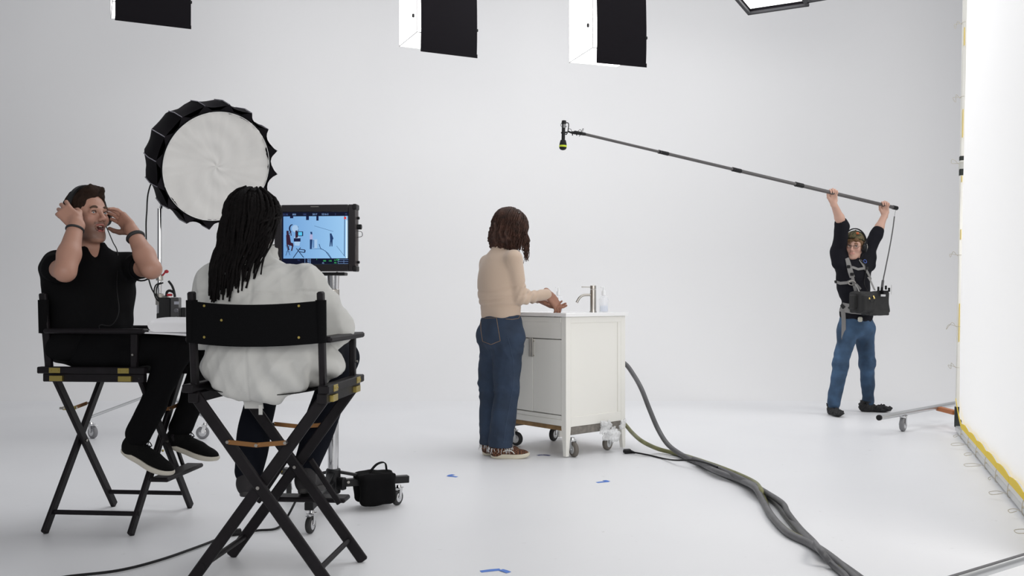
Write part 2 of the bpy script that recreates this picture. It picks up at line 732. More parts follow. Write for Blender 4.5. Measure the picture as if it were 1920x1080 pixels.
def floor_paint():
    m = bpy.data.materials.new('white_floor_paint')
    m.use_nodes = True
    nt = m.node_tree
    b = nt.nodes['Principled BSDF']
    b.inputs['Roughness'].default_value = 0.42
    b.inputs['Specular IOR Level'].default_value = 0.3
    tc = nt.nodes.new('ShaderNodeTexCoord')

    def noise(scale, detail, lo, hi, stretch=None):
        n = nt.nodes.new('ShaderNodeTexNoise')
        n.inputs['Scale'].default_value = scale
        n.inputs['Detail'].default_value = detail
        src = tc.outputs['Object']
        if stretch:
            mp = nt.nodes.new('ShaderNodeMapping')
            mp.inputs['Scale'].default_value = stretch
            mp.inputs['Rotation'].default_value = (0, 0, 0.5)
            nt.links.new(src, mp.inputs['Vector'])
            src = mp.outputs['Vector']
        nt.links.new(src, n.inputs['Vector'])
        mr = nt.nodes.new('ShaderNodeMapRange')
        mr.inputs['From Min'].default_value = lo
        mr.inputs['From Max'].default_value = hi
        nt.links.new(n.outputs['Fac'], mr.inputs['Value'])
        return mr.outputs['Result']
    scuff = noise(5.5, 5, 0.69, 0.76, (3, 9, 1))
    specks = noise(16, 2, 0.745, 0.80)
    soft = noise(0.9, 2, 0.35, 0.75)
    mx = nt.nodes.new('ShaderNodeMix')
    mx.data_type = 'RGBA'
    mx.inputs[6].default_value = (0.795, 0.80, 0.815, 1)
    mx.inputs[7].default_value = (0.765, 0.77, 0.79, 1)
    nt.links.new(soft, mx.inputs[0])
    mx2 = nt.nodes.new('ShaderNodeMix')
    mx2.data_type = 'RGBA'
    nt.links.new(mx.outputs[2], mx2.inputs[6])
    mx2.inputs[7].default_value = (0.62, 0.62, 0.63, 1)
    ad = nt.nodes.new('ShaderNodeMath')
    ad.operation = 'MAXIMUM'
    nt.links.new(scuff, ad.inputs[0])
    nt.links.new(specks, ad.inputs[1])
    ml = nt.nodes.new('ShaderNodeMath')
    ml.operation = 'MULTIPLY'
    ml.inputs[1].default_value = 0.8
    nt.links.new(ad.outputs[0], ml.inputs[0])
    nt.links.new(ml.outputs[0], mx2.inputs[0])
    nt.links.new(mx2.outputs[2], b.inputs['Base Color'])
    return m


COVE_Y, COVE_R, X0, X1 = 9.3, 1.6, -11.0, 11.0
f_ = MB()
f_.add([(X0, -3.0, 0), (X1, -3.0, 0), (X1, COVE_Y, 0), (X0, COVE_Y, 0), (X0, -3.0, -.12), (X1, -3.0, -.12), (X1, COVE_Y, -.12), (X0, COVE_Y, -.12)],
       [(0, 1, 2, 3), (7, 6, 5, 4), (4, 5, 1, 0), (6, 7, 3, 2), (5, 6, 2, 1), (7, 4, 0, 3)])
floor = f_.build('floor', floor_paint(), smooth=None)
floor['kind'] = 'structure'
prof = [(COVE_Y + COVE_R * math.sin(a), COVE_R - COVE_R * math.cos(a)) for a in [R(90) * i / 24 for i in range(25)]] + [(COVE_Y + COVE_R, 8.0)]
w_ = MB()
w_.add([(x, y, z) for (y, z) in prof for x in (X0, X1)], [(2 * i, 2 * i + 1, 2 * i + 3, 2 * i + 2) for i in range(len(prof) - 1)])
wall = w_.build('wall_back', wall_paint(), smooth=80)
wall['kind'] = 'structure'


# ================================================================ director's chairs
def bar(mb, a, b, w, h, up=(0, 0, 1), bev=0.004, ext=0.0):
    return mb.beam(a, b, w, h, up, bev, ext)


def director_chair(label, loc, rotz, sag=0.05, brassy=True):
    T = thing('directors_chair', label, 'chair', loc, rotz, group="tall folding directors' chairs")
    LX, FS, RS = 0.20, 0.272, 0.235      # leg planes fore and aft, foot half spread, rail half spread
    ZR = 0.70
    for sx in (-1, 1):
        for sy in (-1, 1):
            m = MB()
            off = 0.012 * sy
            a = V((sx * LX + off, sy * FS, 0.012))
            b = V((sx * LX + off, -sy * RS, ZR))
            bar(m, a, b, 0.020, 0.042, up=(b - a).cross(V((1, 0, 0))), bev=0.005, ext=0.02)
            m.build('leg', M_BLACKWOOD, T)
    for sx in (-1, 1):                 # pivots where the legs cross and folding brass stays
        m = MB()
        m.cyl((sx * LX - .028, 0, .376), (sx * LX + .028, 0, .376), .0065, n=12)
        m.build('pivot_bolt', M_STEEL, T)
        zz = 0.53
        yw = 0.105
        m = MB()
        m.beam((sx * LX + .03 * sx, -yw, zz + .01), (sx * LX + .03 * sx, 0.004, zz), .004, .017, bev=.001)
        m.build('folding_stay', M_BRASS if sx < 0 and brassy else M_COPPER, T)
        m = MB()
        m.beam((sx * LX + .035 * sx, -.004, zz), (sx * LX + .035 * sx, yw, zz + .01), .004, .017, bev=.001)
        m.build('folding_stay', M_COPPER, T)
        for yy in (-yw, 0, yw):
            m = MB()
            m.cyl((sx * (LX + .024), yy, zz + abs(yy) * .1), (sx * (LX + .044), yy, zz + abs(yy) * .1), .006, n=10)
            m.build('stay_rivet', M_STEEL, T)
    for sy in (-1, 1):
        # lower stretchers between front and back feet, on each side
        m = MB()
        m.cyl((-LX, sy * (FS - .055), 0.085), (LX, sy * (FS - .055), 0.085), 0.011, n=12)
        m.build('stretcher', M_BLACKWOOD, T)
        # leg head rail and seat rail
        m = MB()
        bar(m, (-.235, sy * RS, ZR - .004), (.235, sy * RS, ZR - .004), .036, .037, bev=.003)
        m.build('leg_rail', M_BLACKWOOD, T)
        m = MB()
        bar(m, (-.255, sy * (RS + .012), ZR + .030), (.245, sy * (RS + .012), ZR + .030), .040, .030, bev=.004)
        m.build('seat_rail', M_BLACKWOOD, T)
        for hx in (-.17, .15):
            m = MB()
            m.box((hx, sy * (RS + .033), ZR + .030), (.052, .003, .024), bev=.001)
            m.box((hx + .004, sy * (RS + .024), ZR - .006), (.060, .016, .024), bev=.001)
            for q in (-.016, .016):
                m.ball((hx + q, sy * (RS + .035), ZR + .03), .0035, 8)
            m.build('hinge_plate', M_BRASS, T)
        # posts and armrest
        m = MB()
        bar(m, (-.215, sy * RS, ZR + .04), (-.245, sy * RS, 1.075), .022, .034, up=(1, 0, 0), bev=.005)
        m.build('back_post', M_BLACKWOOD, T)
        m = MB()
        bar(m, (.185, sy * RS, ZR + .04), (.185, sy * RS, .895), .022, .032, up=(1, 0, 0), bev=.004)
        m.build('front_post', M_BLACKWOOD, T)
        m = MB()
        bar(m, (-.225, sy * (RS + .008), .905), (.245, sy * (RS + .008), .905), .052, .022, bev=.006)
        m.build('armrest', M_BLACKWOOD, T)
        m = MB()
        m.cyl((.185, sy * (RS + .012), .80), (.185, sy * (RS + .020), .80), .005, n=10)
        m.build('arm_bolt', M_STEEL, T)
    # canvas seat: sagging sling between the rails
    m = MB()
    m.grid(lambda u, v: (-.20 + .40 * u, (v - .5) * 2 * RS, ZR + .030 - .028 * (1 - (2 * v - 1) ** 2)), 4, 16, th=(0, 0, .003))
    m.build('canvas_seat', M_CANVAS, T, smooth=60)
    # canvas back
    m = MB()
    m.grid(lambda u, v: (-.252 - sag * (1 - (2 * v - 1) ** 2), (v - .5) * 2 * (RS + .014),
                         .895 + .150 * u + (-.012 if u < .5 else -.016) * (1 - (2 * v - 1) ** 2)), 10, 24, th=(.003, 0, 0))
    for sy in (-1, 1):        # sleeves round the posts
        m.tube([(-.239, sy * RS, .895), (-.243, sy * RS, 1.045)], .024, 12, flat=((0, 1, 0), 0.8))
    bk = m.build('canvas_back', M_CANVAS, T, smooth=60)
    for sy, zz in ((-.17, .915), (-.17, 1.025), (.17, .915), (.17, 1.025), (.10, .975)):
        m = MB()
        dx = -.252 - sag * (1 - (sy / (RS + .014)) ** 2)
        m.cyl((dx + .004, sy, zz), (dx - .0035, sy, zz), .0045, n=10)
        m.build('grommet', M_BRASS, bk)
    # footrest in front of the legs
    m = MB()
    bar(m, (.275, -.19, .232), (.275, .19, .232), .085, .020, bev=.006)
    m.build('footrest', M_BLACKWOOD, T)
    for sy in (-1, 1):
        m = MB()
        bar(m, (.225, sy * .17, .222), (.225, sy * .02 + sy * .03, .40), .022, .012, up=(1, 0, 0), bev=.003)
        m.build('footrest_arm', M_BLACKWOOD, T)
        m = MB()
        m.ball((.238, sy * .075, .345), .006, 8)
        m.build('footrest_bolt', M_BRASS, T)
    return T


chair_a = director_chair("black folding director's chair on the left, under the man in the black T-shirt", (-1.85, 4.30, 0), R(-5))
chair_b = director_chair("black folding director's chair nearest the camera, its canvas back in front of the white shirt", (-.885, 3.45, 0), R(85), 0.06, False)


# ================================================================ casters
def caster(parent, p, rw=0.045, wheel=M_GREYRUBBER, metal=M_CHROME, yaw=0.0, name='caster', brake=True):
    """swivel caster; p is the point where the wheel meets the floor; child of a thing with 'base'"""
    p = V(p)
    d = V((math.cos(yaw), math.sin(yaw), 0))
    s_ = V((-math.sin(yaw), math.cos(yaw), 0))
    c = p + V((0, 0, rw))
    t = rw * .32
    m = MB()
    m.lathe(c - s_ * t, s_, [(rw * .25, 0), (rw * .82, 0), (rw * .97, t * .35), (rw, t * .7), (rw, t * 1.3), (rw * .97, t * 1.65), (rw * .82, t * 2), (rw * .25, t * 2)], 28)
    w = m.build(name, wheel, parent, smooth=35)
    m = MB()
    m.lathe(c - s_ * (t * 1.08), s_, [(rw * .55, 0), (rw * .6, t * .1), (rw * .6, t * 2.06), (rw * .55, t * 2.16)], 20)
    m.cyl(c - s_ * t * 1.7, c + s_ * t * 1.7, rw * .13, n=10)
    m.build('wheel_hub', metal, w)
    m = MB()
    top = c + V((0, 0, rw * 1.18)) + d * rw * .35
    for sg in (-1, 1):
        a = c + s_ * sg * t * 1.4
        b = top + s_ * sg * t * 1.2
        m.beam(a - V((0, 0, rw * .1)), b, t * .18, rw * .55, up=d, bev=.001)
    m.box(top, (rw * .95, t * 2.9, rw * .1), Rxyz(0, 0, math.degrees(yaw)), bev=.001)
    m.cyl(top, top + V((0, 0, rw * .35)), rw * .34, rw * .28, 16)
    if brake:
        m.beam(top - d * rw * .3 - V((0, 0, rw * .25)), top - d * rw * 1.15 - V((0, 0, rw * .1)), t * 1.6, rw * .12, bev=.001)
    m.build('caster_fork', metal, w)
    return top + V((0, 0, rw * .35))


# ================================================================ overhead softboxes
M_BOXCLOTH = mat('black_softbox_cloth', (0.007, 0.006, 0.008), 0.85, bump=0.2, bscale=30, spec=0.12)
M_DIFF = mat('lit_diffusion_cloth', (0.8, 0.8, 0.8), 0.8, emit=(1, 0.99, 0.985), es=BOX_EMIT)


def hanging_box(label, c, w, h, d, yaw, tilt=0, lift=.11):
    """tall lantern softbox with a lit bottom and side and a black skirt hung on the near side; c = bottom centre"""
    T = thing('hanging_softbox', label, 'studio light', c, yaw, group='softboxes hanging above the set')
    if tilt:
        T.rotation_euler = (R(tilt), 0, yaw)
    m = MB()
    # diffuser body, slightly bulged
    m.grid(lambda u, v: (-w / 2 + .012 + (w - .024) * u, -d / 2 + .01 + (d - .02) * v, .012 - .018 * math.sin(math.pi * u) * math.sin(math.pi * v)), 8, 8)
    for sx in (-1, 1):
        m.grid(lambda u, v: (sx * (w / 2 + .012 * math.sin(math.pi * u) * math.sin(math.pi * v)), -d / 2 + .01 + (d - .02) * v, .01 + (h - .02) * u), 8, 6)
    m.grid(lambda u, v: (-w / 2 + w * v, d / 2, .01 + (h - .02) * u), 2, 2)
    df = m.build('diffuser', M_DIFF, T, smooth=60)
    df.location.z = lift
    m = MB()
    m.grid(lambda u, v: (-w / 2 + .02 + (w - .01) * v, -d / 2 - .025 - .012 * math.sin(2.4 * u * 3) * (1 - u), -.045 + (h + .05) * u + .01 * v * 0), 10, 6, th=(0, -.004, 0))
    sk = m.build('skirt', M_BOXCLOTH, T, smooth=60)
    m = MB()
    m.grid(lambda u, v: (-w / 2 + .018 + (w - .006) * v, -d / 2 - .034, -.05 + .030 * u), 2, 8, th=(0, -.004, 0))
    m.build('skirt_hem', M_BOXCLOTH, sk)
    m = MB()
    for sx in (-1, 1):
        for sy in (-1, 1):
            m.tube([(sx * w / 2, sy * d / 2, 0.0), (sx * w / 2, sy * d / 2, h)], .005, 8)
    for sx in (-1, 1):
        m.tube([(sx * w / 2, -d / 2, 0.004), (sx * w / 2, d / 2, 0.004)], .004, 8)
    for sy in (-1, 1):
        m.tube([(-w / 2, sy * d / 2, 0.004), (w / 2, sy * d / 2, 0.004)], .004, 8)
    fm = m.build('frame', M_WHITEPLASTIC, T)
    fm.location.z = lift
    m = MB()
    m.box((w / 2 + .01, -d / 2 - .03, .18), (.018, .02, .022), bev=.003)
    m.box((-w / 2 - .012, -d / 2 + .06, .26), (.018, .016, .03), bev=.003)
    m.build('clip', M_BLKPLASTIC, T)
    m = MB()
    m.box((0, 0, h + .04), (w + .02, d + .04, .08), bev=.01)
    m.tube([(0, 0, h + .06), (0, 0, h + .7)], .012, 10)
    m.build('head_and_hanger', M_BLKMETAL, T)
    return T


def box_at(label, xl, xr, yb, D, d, yaw, h=1.2, lift=.11):
    rel = yaw - math.degrees(math.atan((960 - (xl + xr) / 2) / F_PX))
    wpx = (xr - xl) / F_PX * D / math.cos(R(rel))
    cf = PX((xl + xr) / 2, yb, D)
    c = cf + V((-math.sin(R(yaw)), math.cos(R(yaw)), 0)) * (d / 2)
    return hanging_box(label, c, wpx, h, d, R(yaw), 0, lift)


box_at('black skirted hanging softbox at the left, highest and farthest from the sink', 217, 351, 37, 7.6, .50, 25)
box_at('black skirted hanging softbox above the woman, left of the pair in the middle', 783, 890, 93, 7.4, .46, 25)
box_at('black skirted hanging softbox right of the middle, above the boom microphone', 1112, 1206, 112, 7.0, .46, 19, lift=.07)


def hood_box(label, c, w, d, h, yaw):
    """black hooded softbox seen from below, lit inside"""
    T = thing('hooded_softbox', label, 'studio light', c, yaw, group='softboxes hanging above the set')
    m = MB()
    t = .012
    for sx in (-1, 1):
        m.box((sx * w / 2, 0, h / 2), (t, d, h), bev=.003)
    for sy in (-1, 1):
        m.box((0, sy * d / 2, h / 2), (w, t, h), bev=.003)
    m.box((0, 0, h), (w, d, t), bev=.003)
    m.build('hood', M_BOXCLOTH, T)
    m = MB()
    for sx in (-1, 1):
        m.box((sx * (w / 2), 0, .012), (.03, d + .03, .026), bev=.004)
    for sy in (-1, 1):
        m.box((0, sy * (d / 2), .012), (w + .03, .03, .026), bev=.004)
    m.build('rim', mat('charcoal_webbing', (.03, .03, .034), .7), T)
    m = MB()
    m.grid(lambda u, v: ((u - .5) * (w - .03), (v - .5) * (d - .03), .05 - .02 * math.sin(math.pi * u) * math.sin(math.pi * v)), 8, 8)
    m.build('diffuser', M_DIFF, T, smooth=60)
    m = MB()
    m.tube([(0, 0, h), (0, 0, h + .8)], .012, 10)
    m.build('hanger', M_BLKMETAL, T)
    return T


hood_box('black hooded softbox with a lit white opening, at the top right of the wall', PX(1445, 2, 8.0), .52, .60, .45, R(-28))
hood_box('black hooded softbox cut off by the top edge, farthest right', PX(1548, -14, 7.6), .38, .38, .4, R(-32))
hood_box('black hooded softbox peeking in at the top edge between its neighbours', PX(1262, -22, 8.2), .55, .3, .4, R(6))


# ================================================================ round parabolic softbox on a rolling stand
def parabolic():
    base = V((-2.74, 7.05, 0))
    C = PX(409, 314, 6.78)                       # centre of the white front
    ax = V((0.67, -0.70, -0.36)).normalized()    # where it points
    up = V((0, 0, 1))
    sd = ax.cross(up).normalized()
    u2 = sd.cross(ax).normalized()
    T = thing('round_softbox', 'large round black parabolic softbox with a wrinkled white front, behind the seated pair', 'studio light', C, world_parts=True)

    def at(r, ang, h):
        return C + (sd * math.cos(ang) + u2 * math.sin(ang)) * r + ax * h
    NR = 16
    prof = [(0.09, -.64), (.19, -.61), (.31, -.52), (.405, -.39), (.462, -.24), (.482, -.10), (.474, .02)]
    SUB = 6
    for k in range(NR):
        m = MB()

        def fn(u, v):
            i = min(int(u * (len(prof) - 1)), len(prof) - 2)
            t = u * (len(prof) - 1) - i
            r = prof[i][0] * (1 - t) + prof[i + 1][0] * t
            h = prof[i][1] * (1 - t) + prof[i + 1][1] * t
            a = 2 * math.pi * (k + v) / NR
            dip = 1 - .060 * math.sin(math.pi * v) * (0.3 + u * .7)
            # front edge scallop
            h2 = h - .05 * math.sin(math.pi * v) * (u ** 6)
            r2 = r * dip + .004 * math.sin(9 * u + 3 * k) * math.sin(math.pi * v)
            return at(r2, a, h2)
        m.grid(fn, 13, SUB + 1)
        p = m.build('gore', M_BOXCLOTH, T, smooth=50)
    for k in range(NR):
        a = 2 * math.pi * k / NR
        m = MB()
        pts = [at(prof[i][0] + .004, a, prof[i][1]) for i in range(2, len(prof))]
        m.tube(pts[2:], .0035, 8)
        m.build('rod', mat('grey_rod', (.26, .25, .30), .35, .6), T)
    # corner tips (black gussets beyond the white face)
    m = MB()
    for k in range(NR):
        a0, a1, a2 = [2 * math.pi * (k + q) / NR for q in (-.42, 0, .42)]
        m.add([at(.415, a0, -.012), at(.482, a1, .022), at(.415, a2, -.012), at(.40, a1, -.02)], [(0, 3, 1), (3, 2, 1), (0, 1, 2)])
    m.build('tip_gussets', M_BOXCLOTH, T, smooth=None)
    # white front
    rs = np.random.RandomState(5)
    ph = rs.uniform(0, 6.28, 12)
    m = MB()
    NA, NRR = 96, 22
    vs = [at(0, 0, -.03)]
    for i in range(1, NRR + 1):
        r = .418 * i / NRR
        for k in range(NA):
            a = 2 * math.pi * k / NA
            wr = .0022 * math.sin(7 * a + ph[0] + 7 * r) * (r / .4) ** 1.2 + .0016 * math.sin(23 * a + ph[1] + 12 * r) * (r / .4) ** 2 + \
                .002 * math.sin(5 * a + ph[2] - 14 * r) * (r / .4) + .0022 * math.sin(37 * a + ph[3]) * (r / .4) ** 4 \
                + (.006 * math.sin(40 * r + 5 * a) * .3)
            vs.append(at(r, a, -.03 + .02 * (r / .42) ** 2 + wr * 1.5))
    fs = [(0, 1 + k, 1 + (k + 1) % NA) for k in range(NA)]
    for i in range(NRR - 1):
        for k in range(NA):
            k2 = (k + 1) % NA
            fs.append((1 + i * NA + k, 1 + (i + 1) * NA + k, 1 + (i + 1) * NA + k2, 1 + i * NA + k2))
    m.add(vs, fs)
    fr = m.build('white_front', mat('white_ripstop_diffusion', (.64, .63, .61), .7, bump=.3, bscale=18), T, smooth=80)
    m = MB()
    m.tube([at(.421, 2 * math.pi * k / 96, -.008) for k in range(96)], .006, 8, closed=True)
    m.build('edge_binding', M_BLKFABRIC, fr)
    m = MB()
    m.tube([at(.414, 2 * math.pi * k / 96, -.004) for k in range(96)], .0022, 6, closed=True)
    m.build('edge_piping', M_WHITEPLASTIC, fr)
    # light head at the back
    m = MB()
    m.cyl(at(0, 0, -.67), at(0, 0, -.62), .10, n=24)
    m.cyl(at(0, 0, -1.02), at(0, 0, -.66), .078, n=24, bev=.01)
    m.build('lamp_head', M_BLKMETAL, T)
    hb = at(0, 0, -.84)
    m = MB()
    m.tube([hb + u2 * .085 - ax * .1, hb + u2 * .14 - ax * .08, hb + u2 * .145 + ax * .05, hb + u2 * .09 + ax * .08], .010, 8)
    m.build('head_handle', M_BLKPLASTIC, T)
    m = MB()
    m.cyl(at(0, 0, -.98), at(0, 0, -.95), .081, n=24)
    m.build('red_ring', M_RED, T)
    m = MB()
    m.tube([hb - sd * .10, hb - sd * .10 - u2 * .12, hb - u2 * .16, hb + sd * .10 - u2 * .12, hb + sd * .10], .010, 8)
    m.build('yoke', M_BLKMETAL, T)

    # stand
    S = thing('light_stand', 'chrome rolling light stand holding the round softbox', 'light stand', base, world_parts=True)
    top = hb - u2 * .165
    m = MB()
    px, py = base.x, base.y
    m.cyl((px, py, .30), (px, py, 1.05), .022, n=20)
    m.build('lower_tube', M_CHROME, S)
    m = MB()
    m.cyl((px, py, 1.0), (px, py, 1.75), .0165, n=20)
    m.cyl((px, py, 1.7), (top.x, top.y, top.z), .013, n=16)
    m.build('upper_tube', M_CHROME, S)
    m = MB()
    m.cyl((px, py, 1.0), (px, py, 1.09), .030, n=20, bev=.004)
    m.box((px + .045, py, 1.05), (.05, .03, .05), bev=.006)
    m.cyl((px, py, 1.19), (px, py, 1.24), .027, n=20, bev=.004)
    m.cyl((px, py, .28), (px, py, .38), .032, n=20, bev=.004)
    m.build('collar', M_STEEL, S)
    m = MB()
    m.ball((px + .065, py - .03, 1.26), (.018, .014, .014), 10)
    m.tube([(px + .03, py - .02, 1.23), (px + .06, py - .03, 1.26)], .007, 8)
    m.build('locking_knob', M_RED, S)
    feet = [GP(380, 823), GP(356, 798), GP(174, 822)]
    feet[1] = GP(357, 799)
    for i, ft in enumerate(feet):
        topc = caster(S, ft, .048, yaw=(0.2, 1.2, 2.6)[i])
        m = MB()
        m.tube([(px, py, .33), topc + V((0, 0, .012)) + (topc - base).normalized() * .05], .011, 10)
        m.build('leg', M_ALU, S)

    # ballast / power unit clamped to the stand
    B = thing('ballast_box', 'black power ballast box with knobs clamped to the chrome stand, beside the seated man', 'power unit',
              PX(322, 580, 6.9), world_parts=True)
    s_ = F_PX / 6.9

    def q(x, y, D=6.9):
        return PX(x, y, D)
    c = q(314, 583)
    rot = Rxyz(0, 0, 12)
    m = MB()
    m.box(q(312, 583, 6.92), (.085, .16, .205), rot, bev=.006)
    m.build('case', M_BLKPLASTIC, B)
    m = MB()
    m.box(q(330, 583, 6.86), (.058, .15, .205), rot, bev=.006)
    fp = m.build('control_panel', mat('charcoal_plastic', (.035, .033, .035), .45), B)
    m = MB()
    m.box(q(331, 568, 6.778), (.034, .004, .022), rot)
    m.build('display', mat('grey_display', (.28, .29, .33), .3), fp)
    for yy, rr in ((582, .015), (596, .010)):
        m = MB()
        p = q(331, yy, 6.78)
        m.cyl(p, p + V((0, -.018, 0)), rr, n=16, bev=.002)
        m.build('knob', mat('grey_knob', (.10, .10, .11), .4), fp)
    m = MB()
    m.box(q(345, 592, 6.88), (.036, .10, .125), rot, bev=.005)
    m.build('battery_plate', M_BLKPLASTIC, B)
    m = MB()
    m.box(q(303, 597, 6.93), (.06, .09, .08), rot, bev=.005)
    m.build('clamp', M_BLKMETAL, B)
    m = MB()
    m.tube(bez([q(312, 556, 6.85), q(313, 548, 6.85), q(318, 545, 6.85), q(326, 549, 6.85), q(328, 557, 6.85)], 6), .010, 8)
    m.build('carry_handle', M_BLKPLASTIC, B)
    m = MB()
    m.box(q(318, 553, 6.84), (.035, .03, .018), bev=.004)
    m.build('connector', M_RED, B)
    # cables
    m = MB()
    m.tube(bez([hb + V((0, 0, -.05)), q(283, 345, 7.0), q(275, 400, 7.0), q(274, 440, 7.0), q(276, 505, 6.98), q(284, 540, 6.95), q(295, 556, 6.92), q(302, 560, 6.9)], 10), .0055, 8)
    c1 = m.build('head_cable', M_BLKPLASTIC)
    tag(rebase(c1, q(302, 560, 6.9)), 'thin dark cable hanging from the round softbox down to the ballast', 'cable')
    m = MB()
    for dx, D in ((0, 6.9), (4, 6.88)):
        m.tube(bez([q(302 + dx, 530, D), q(292 + dx, 535, D), q(289 + dx, 548, D), q(293 + dx, 560, D), q(301 + dx, 567, D)], 8), .0055, 8)
    m.tube(bez([q(316, 527, 6.86), q(322, 535, 6.86), q(326, 545, 6.86), q(328, 556, 6.86)], 6), .009, 8)
    c2 = m.build('cable_loops', M_BLKPLASTIC, B)


parabolic()


# ================================================================ monitor on a rolling stand
def monitor():
    MB_base = V((-.885, 4.49, 0))
    yaw = R(-5)
    s_ = V((math.cos(yaw), math.sin(yaw), 0))       # to the right
    n_ = V((math.sin(yaw), -math.cos(yaw), 0))      # towards the viewer
    up = V((0, 0, 1))
    C = PX(594, 447, 4.46)
    W, H, TH = .405, .325, .055
    rot = Matrix((s_, -n_, up)).transposed()
    T = thing('field_monitor', 'black framed field monitor showing a blue tinted picture of the set', 'monitor', C, world_parts=True)

    def at(x, z, d=0.0):       # x,z in metres from centre on the front face, d out of it
        return C + s_ * x + up * z + n_ * (TH / 2 + d)
    m = MB()
    m.box(C - n_ * .004, (W, TH - .008, H), rot, bev=.004)
    m.build('housing', mat('dark_brown_metal', (.035, .026, .026), .45), T)
    m = MB()
    b = .036
    for sg in (-1, 1):
        m.box(C + s_ * sg * (W - b) / 2 + n_ * (TH / 2 + .001), (b, .012, H), rot, bev=.003)
        m.box(C + up * sg * (H - b) / 2 + n_ * (TH / 2 + .001), (W - 2 * b, .012, b), rot, bev=.003)
    m.build('bezel', mat('bezel_black', (.012, .009, .011), .25, coat=.3), T)
    m = MB()
    for sg in (-1, 1):
        for sz in (-1, 1):
            m.box(C + s_ * sg * (W / 2 - .004) + up * sz * (H / 2 - .012) + n_ * .01, (.02, TH + .004, .028), rot, bev=.004)
    m.build('corner_guards', M_BLKPLASTIC, T)
    m = MB()
    for zz, r in ((.098, .007), (.055, .013), (-.118, .007)):
        p = C + s_ * W / 2 + up * zz
        m.cyl(p, p + s_ * (.022 if r > .01 else .012), r, n=14, bev=.002)
    m.build('side_knobs', M_BLKPLASTIC, T)
    m = MB()
    m.tube(bez([C + s_ * (W / 2) + up * .035, C + s_ * (W / 2 + .022) + up * .03, C + s_ * (W / 2 + .024) + up * .01, C + s_ * (W / 2) + up * .003], 6), .0015, 6)
    m.build('side_wire', M_BLKPLASTIC, T)
    m = MB()
    m.box(at(.0, H / 2 - .010, .008), (.04, .002, .003), rot)
    m.build('nameplate', M_STEEL, T)
    # screen: self lit panel; the flat picture on it is made of thin coloured shapes
    sw, sh = W - 2 * b, H - 2 * b

    def em(name, col, k=1.0):
        return mat('screen_' + name, (0.0, 0.0, 0.0), .4, emit=col, es=k, spec=0.1)
    m = MB()
    m.box(at(0, 0, -.001), (sw + .004, .004, sh + .004), rot)
    scr = m.build('screen', em('black', (.004, .006, .022)), T)

    # picture co-ordinates come from the photographed monitor: u right 0..1, v down 0..1 of the picture area
    pw, ph_ = sw * .965, sh * .815
    ox, oz = -pw / 2 + .002, sh / 2 - .020

    def sp(u, v, d):
        return at(ox + u * pw, oz - v * ph_, d)

    def shape(name, polys, matl, d):
        mm = MB()
        for poly in polys:
            mm.prism([sp(u, v, d) for (u, v) in poly], (0, 0, 0), n_, .0003)
        return fix_normals(mm.build(name, matl, scr, smooth=None))

    def quad(u0, v0, u1, v1):
        return [(u0, v0), (u1, v0), (u1, v1), (u0, v1)]

    def line(pts, w):
        out = []
        for (a, b_) in zip(pts[:-1], pts[1:]):
            dx, dy = b_[0] - a[0], b_[1] - a[1]
            L = math.hypot(dx, dy)
            nx, ny = -dy / L * w / 2, dx / L * w / 2
            out.append([(a[0] + nx, a[1] + ny), (b_[0] + nx, b_[1] + ny), (b_[0] - nx, b_[1] - ny), (a[0] - nx, a[1] - ny)])
        return out
    NUv = 16
    mm = MB()
    mm.prism([sp(u, v, .0012) for (u, v) in quad(0, 0, 1, 1)], (0, 0, 0), n_, .0003)
    sky = bpy.data.materials.new('screen_blue_picture')
    sky.use_nodes = True
    nt = sky.node_tree
    b_ = nt.nodes['Principled BSDF']
    b_.inputs['Base Color'].default_value = (0, 0, 0, 1)
    tc = nt.nodes.new('ShaderNodeTexCoord')
    sx = nt.nodes.new('ShaderNodeSeparateXYZ')
    nt.links.new(tc.outputs['Object'], sx.inputs[0])
    rmp = nt.nodes.new('ShaderNodeMapRange')
    rmp.inputs['From Min'].default_value = -.15
    rmp.inputs['From Max'].default_value = .16
    nt.links.new(sx.outputs['X'], rmp.inputs['Value'])
    mxx = nt.nodes.new('ShaderNodeMix')
    mxx.data_type = 'RGBA'
    mxx.inputs[6].default_value = (.165, .37, .70, 1)
    mxx.inputs[7].default_value = (.33, .60, .90, 1)
    nt.links.new(rmp.outputs['Result'], mxx.inputs[0])
    nt.links.new(mxx.outputs[2], b_.inputs['Emission Color'])
    b_.inputs['Emission Strength'].default_value = .95
    fix_normals(mm.build('picture', sky, scr, smooth=None))
    dk = em('navy', (.008, .012, .05))
    dk2 = em('dark_blue', (.015, .045, .14))
    br = em('brown', (.035, .012, .03))
    wh = em('pale', (.42, .62, .88), .9)
    shape('picture_softboxes', [quad(.105, 0, .155, .045), quad(.355, 0, .40, .09), quad(.515, 0, .55, .105)], dk, .0022)
    pts = [(.145 + .048 * math.cos(a), .29 + .095 * math.sin(a)) for a in [R(120 + 15 * i) for i in range(11)]]
    shape('picture_round_light', [quad(.15, .24, .235, .35)] + line(pts, .022), dk, .0021)
    ell = [(.185 + .05 * math.cos(R(18 * i)), .29 + .085 * math.sin(R(18 * i))) for i in range(20)]
    shape('picture_round_face', [ell], wh, .0028)
    shape('picture_seated_man', [[(.045, .45), (.06, .40), (.10, .44), (.12, .62), (.155, .64), (.16, .72), (.05, .66)],
                                 quad(.05, .34, .085, .42)] + line([(.06, .66), (.09, .80)], .02) + line([(.15, .68), (.13, .82)], .02) +
          line([(.09, .42), (.115, .36), (.125, .46)], .012), br, .0030)
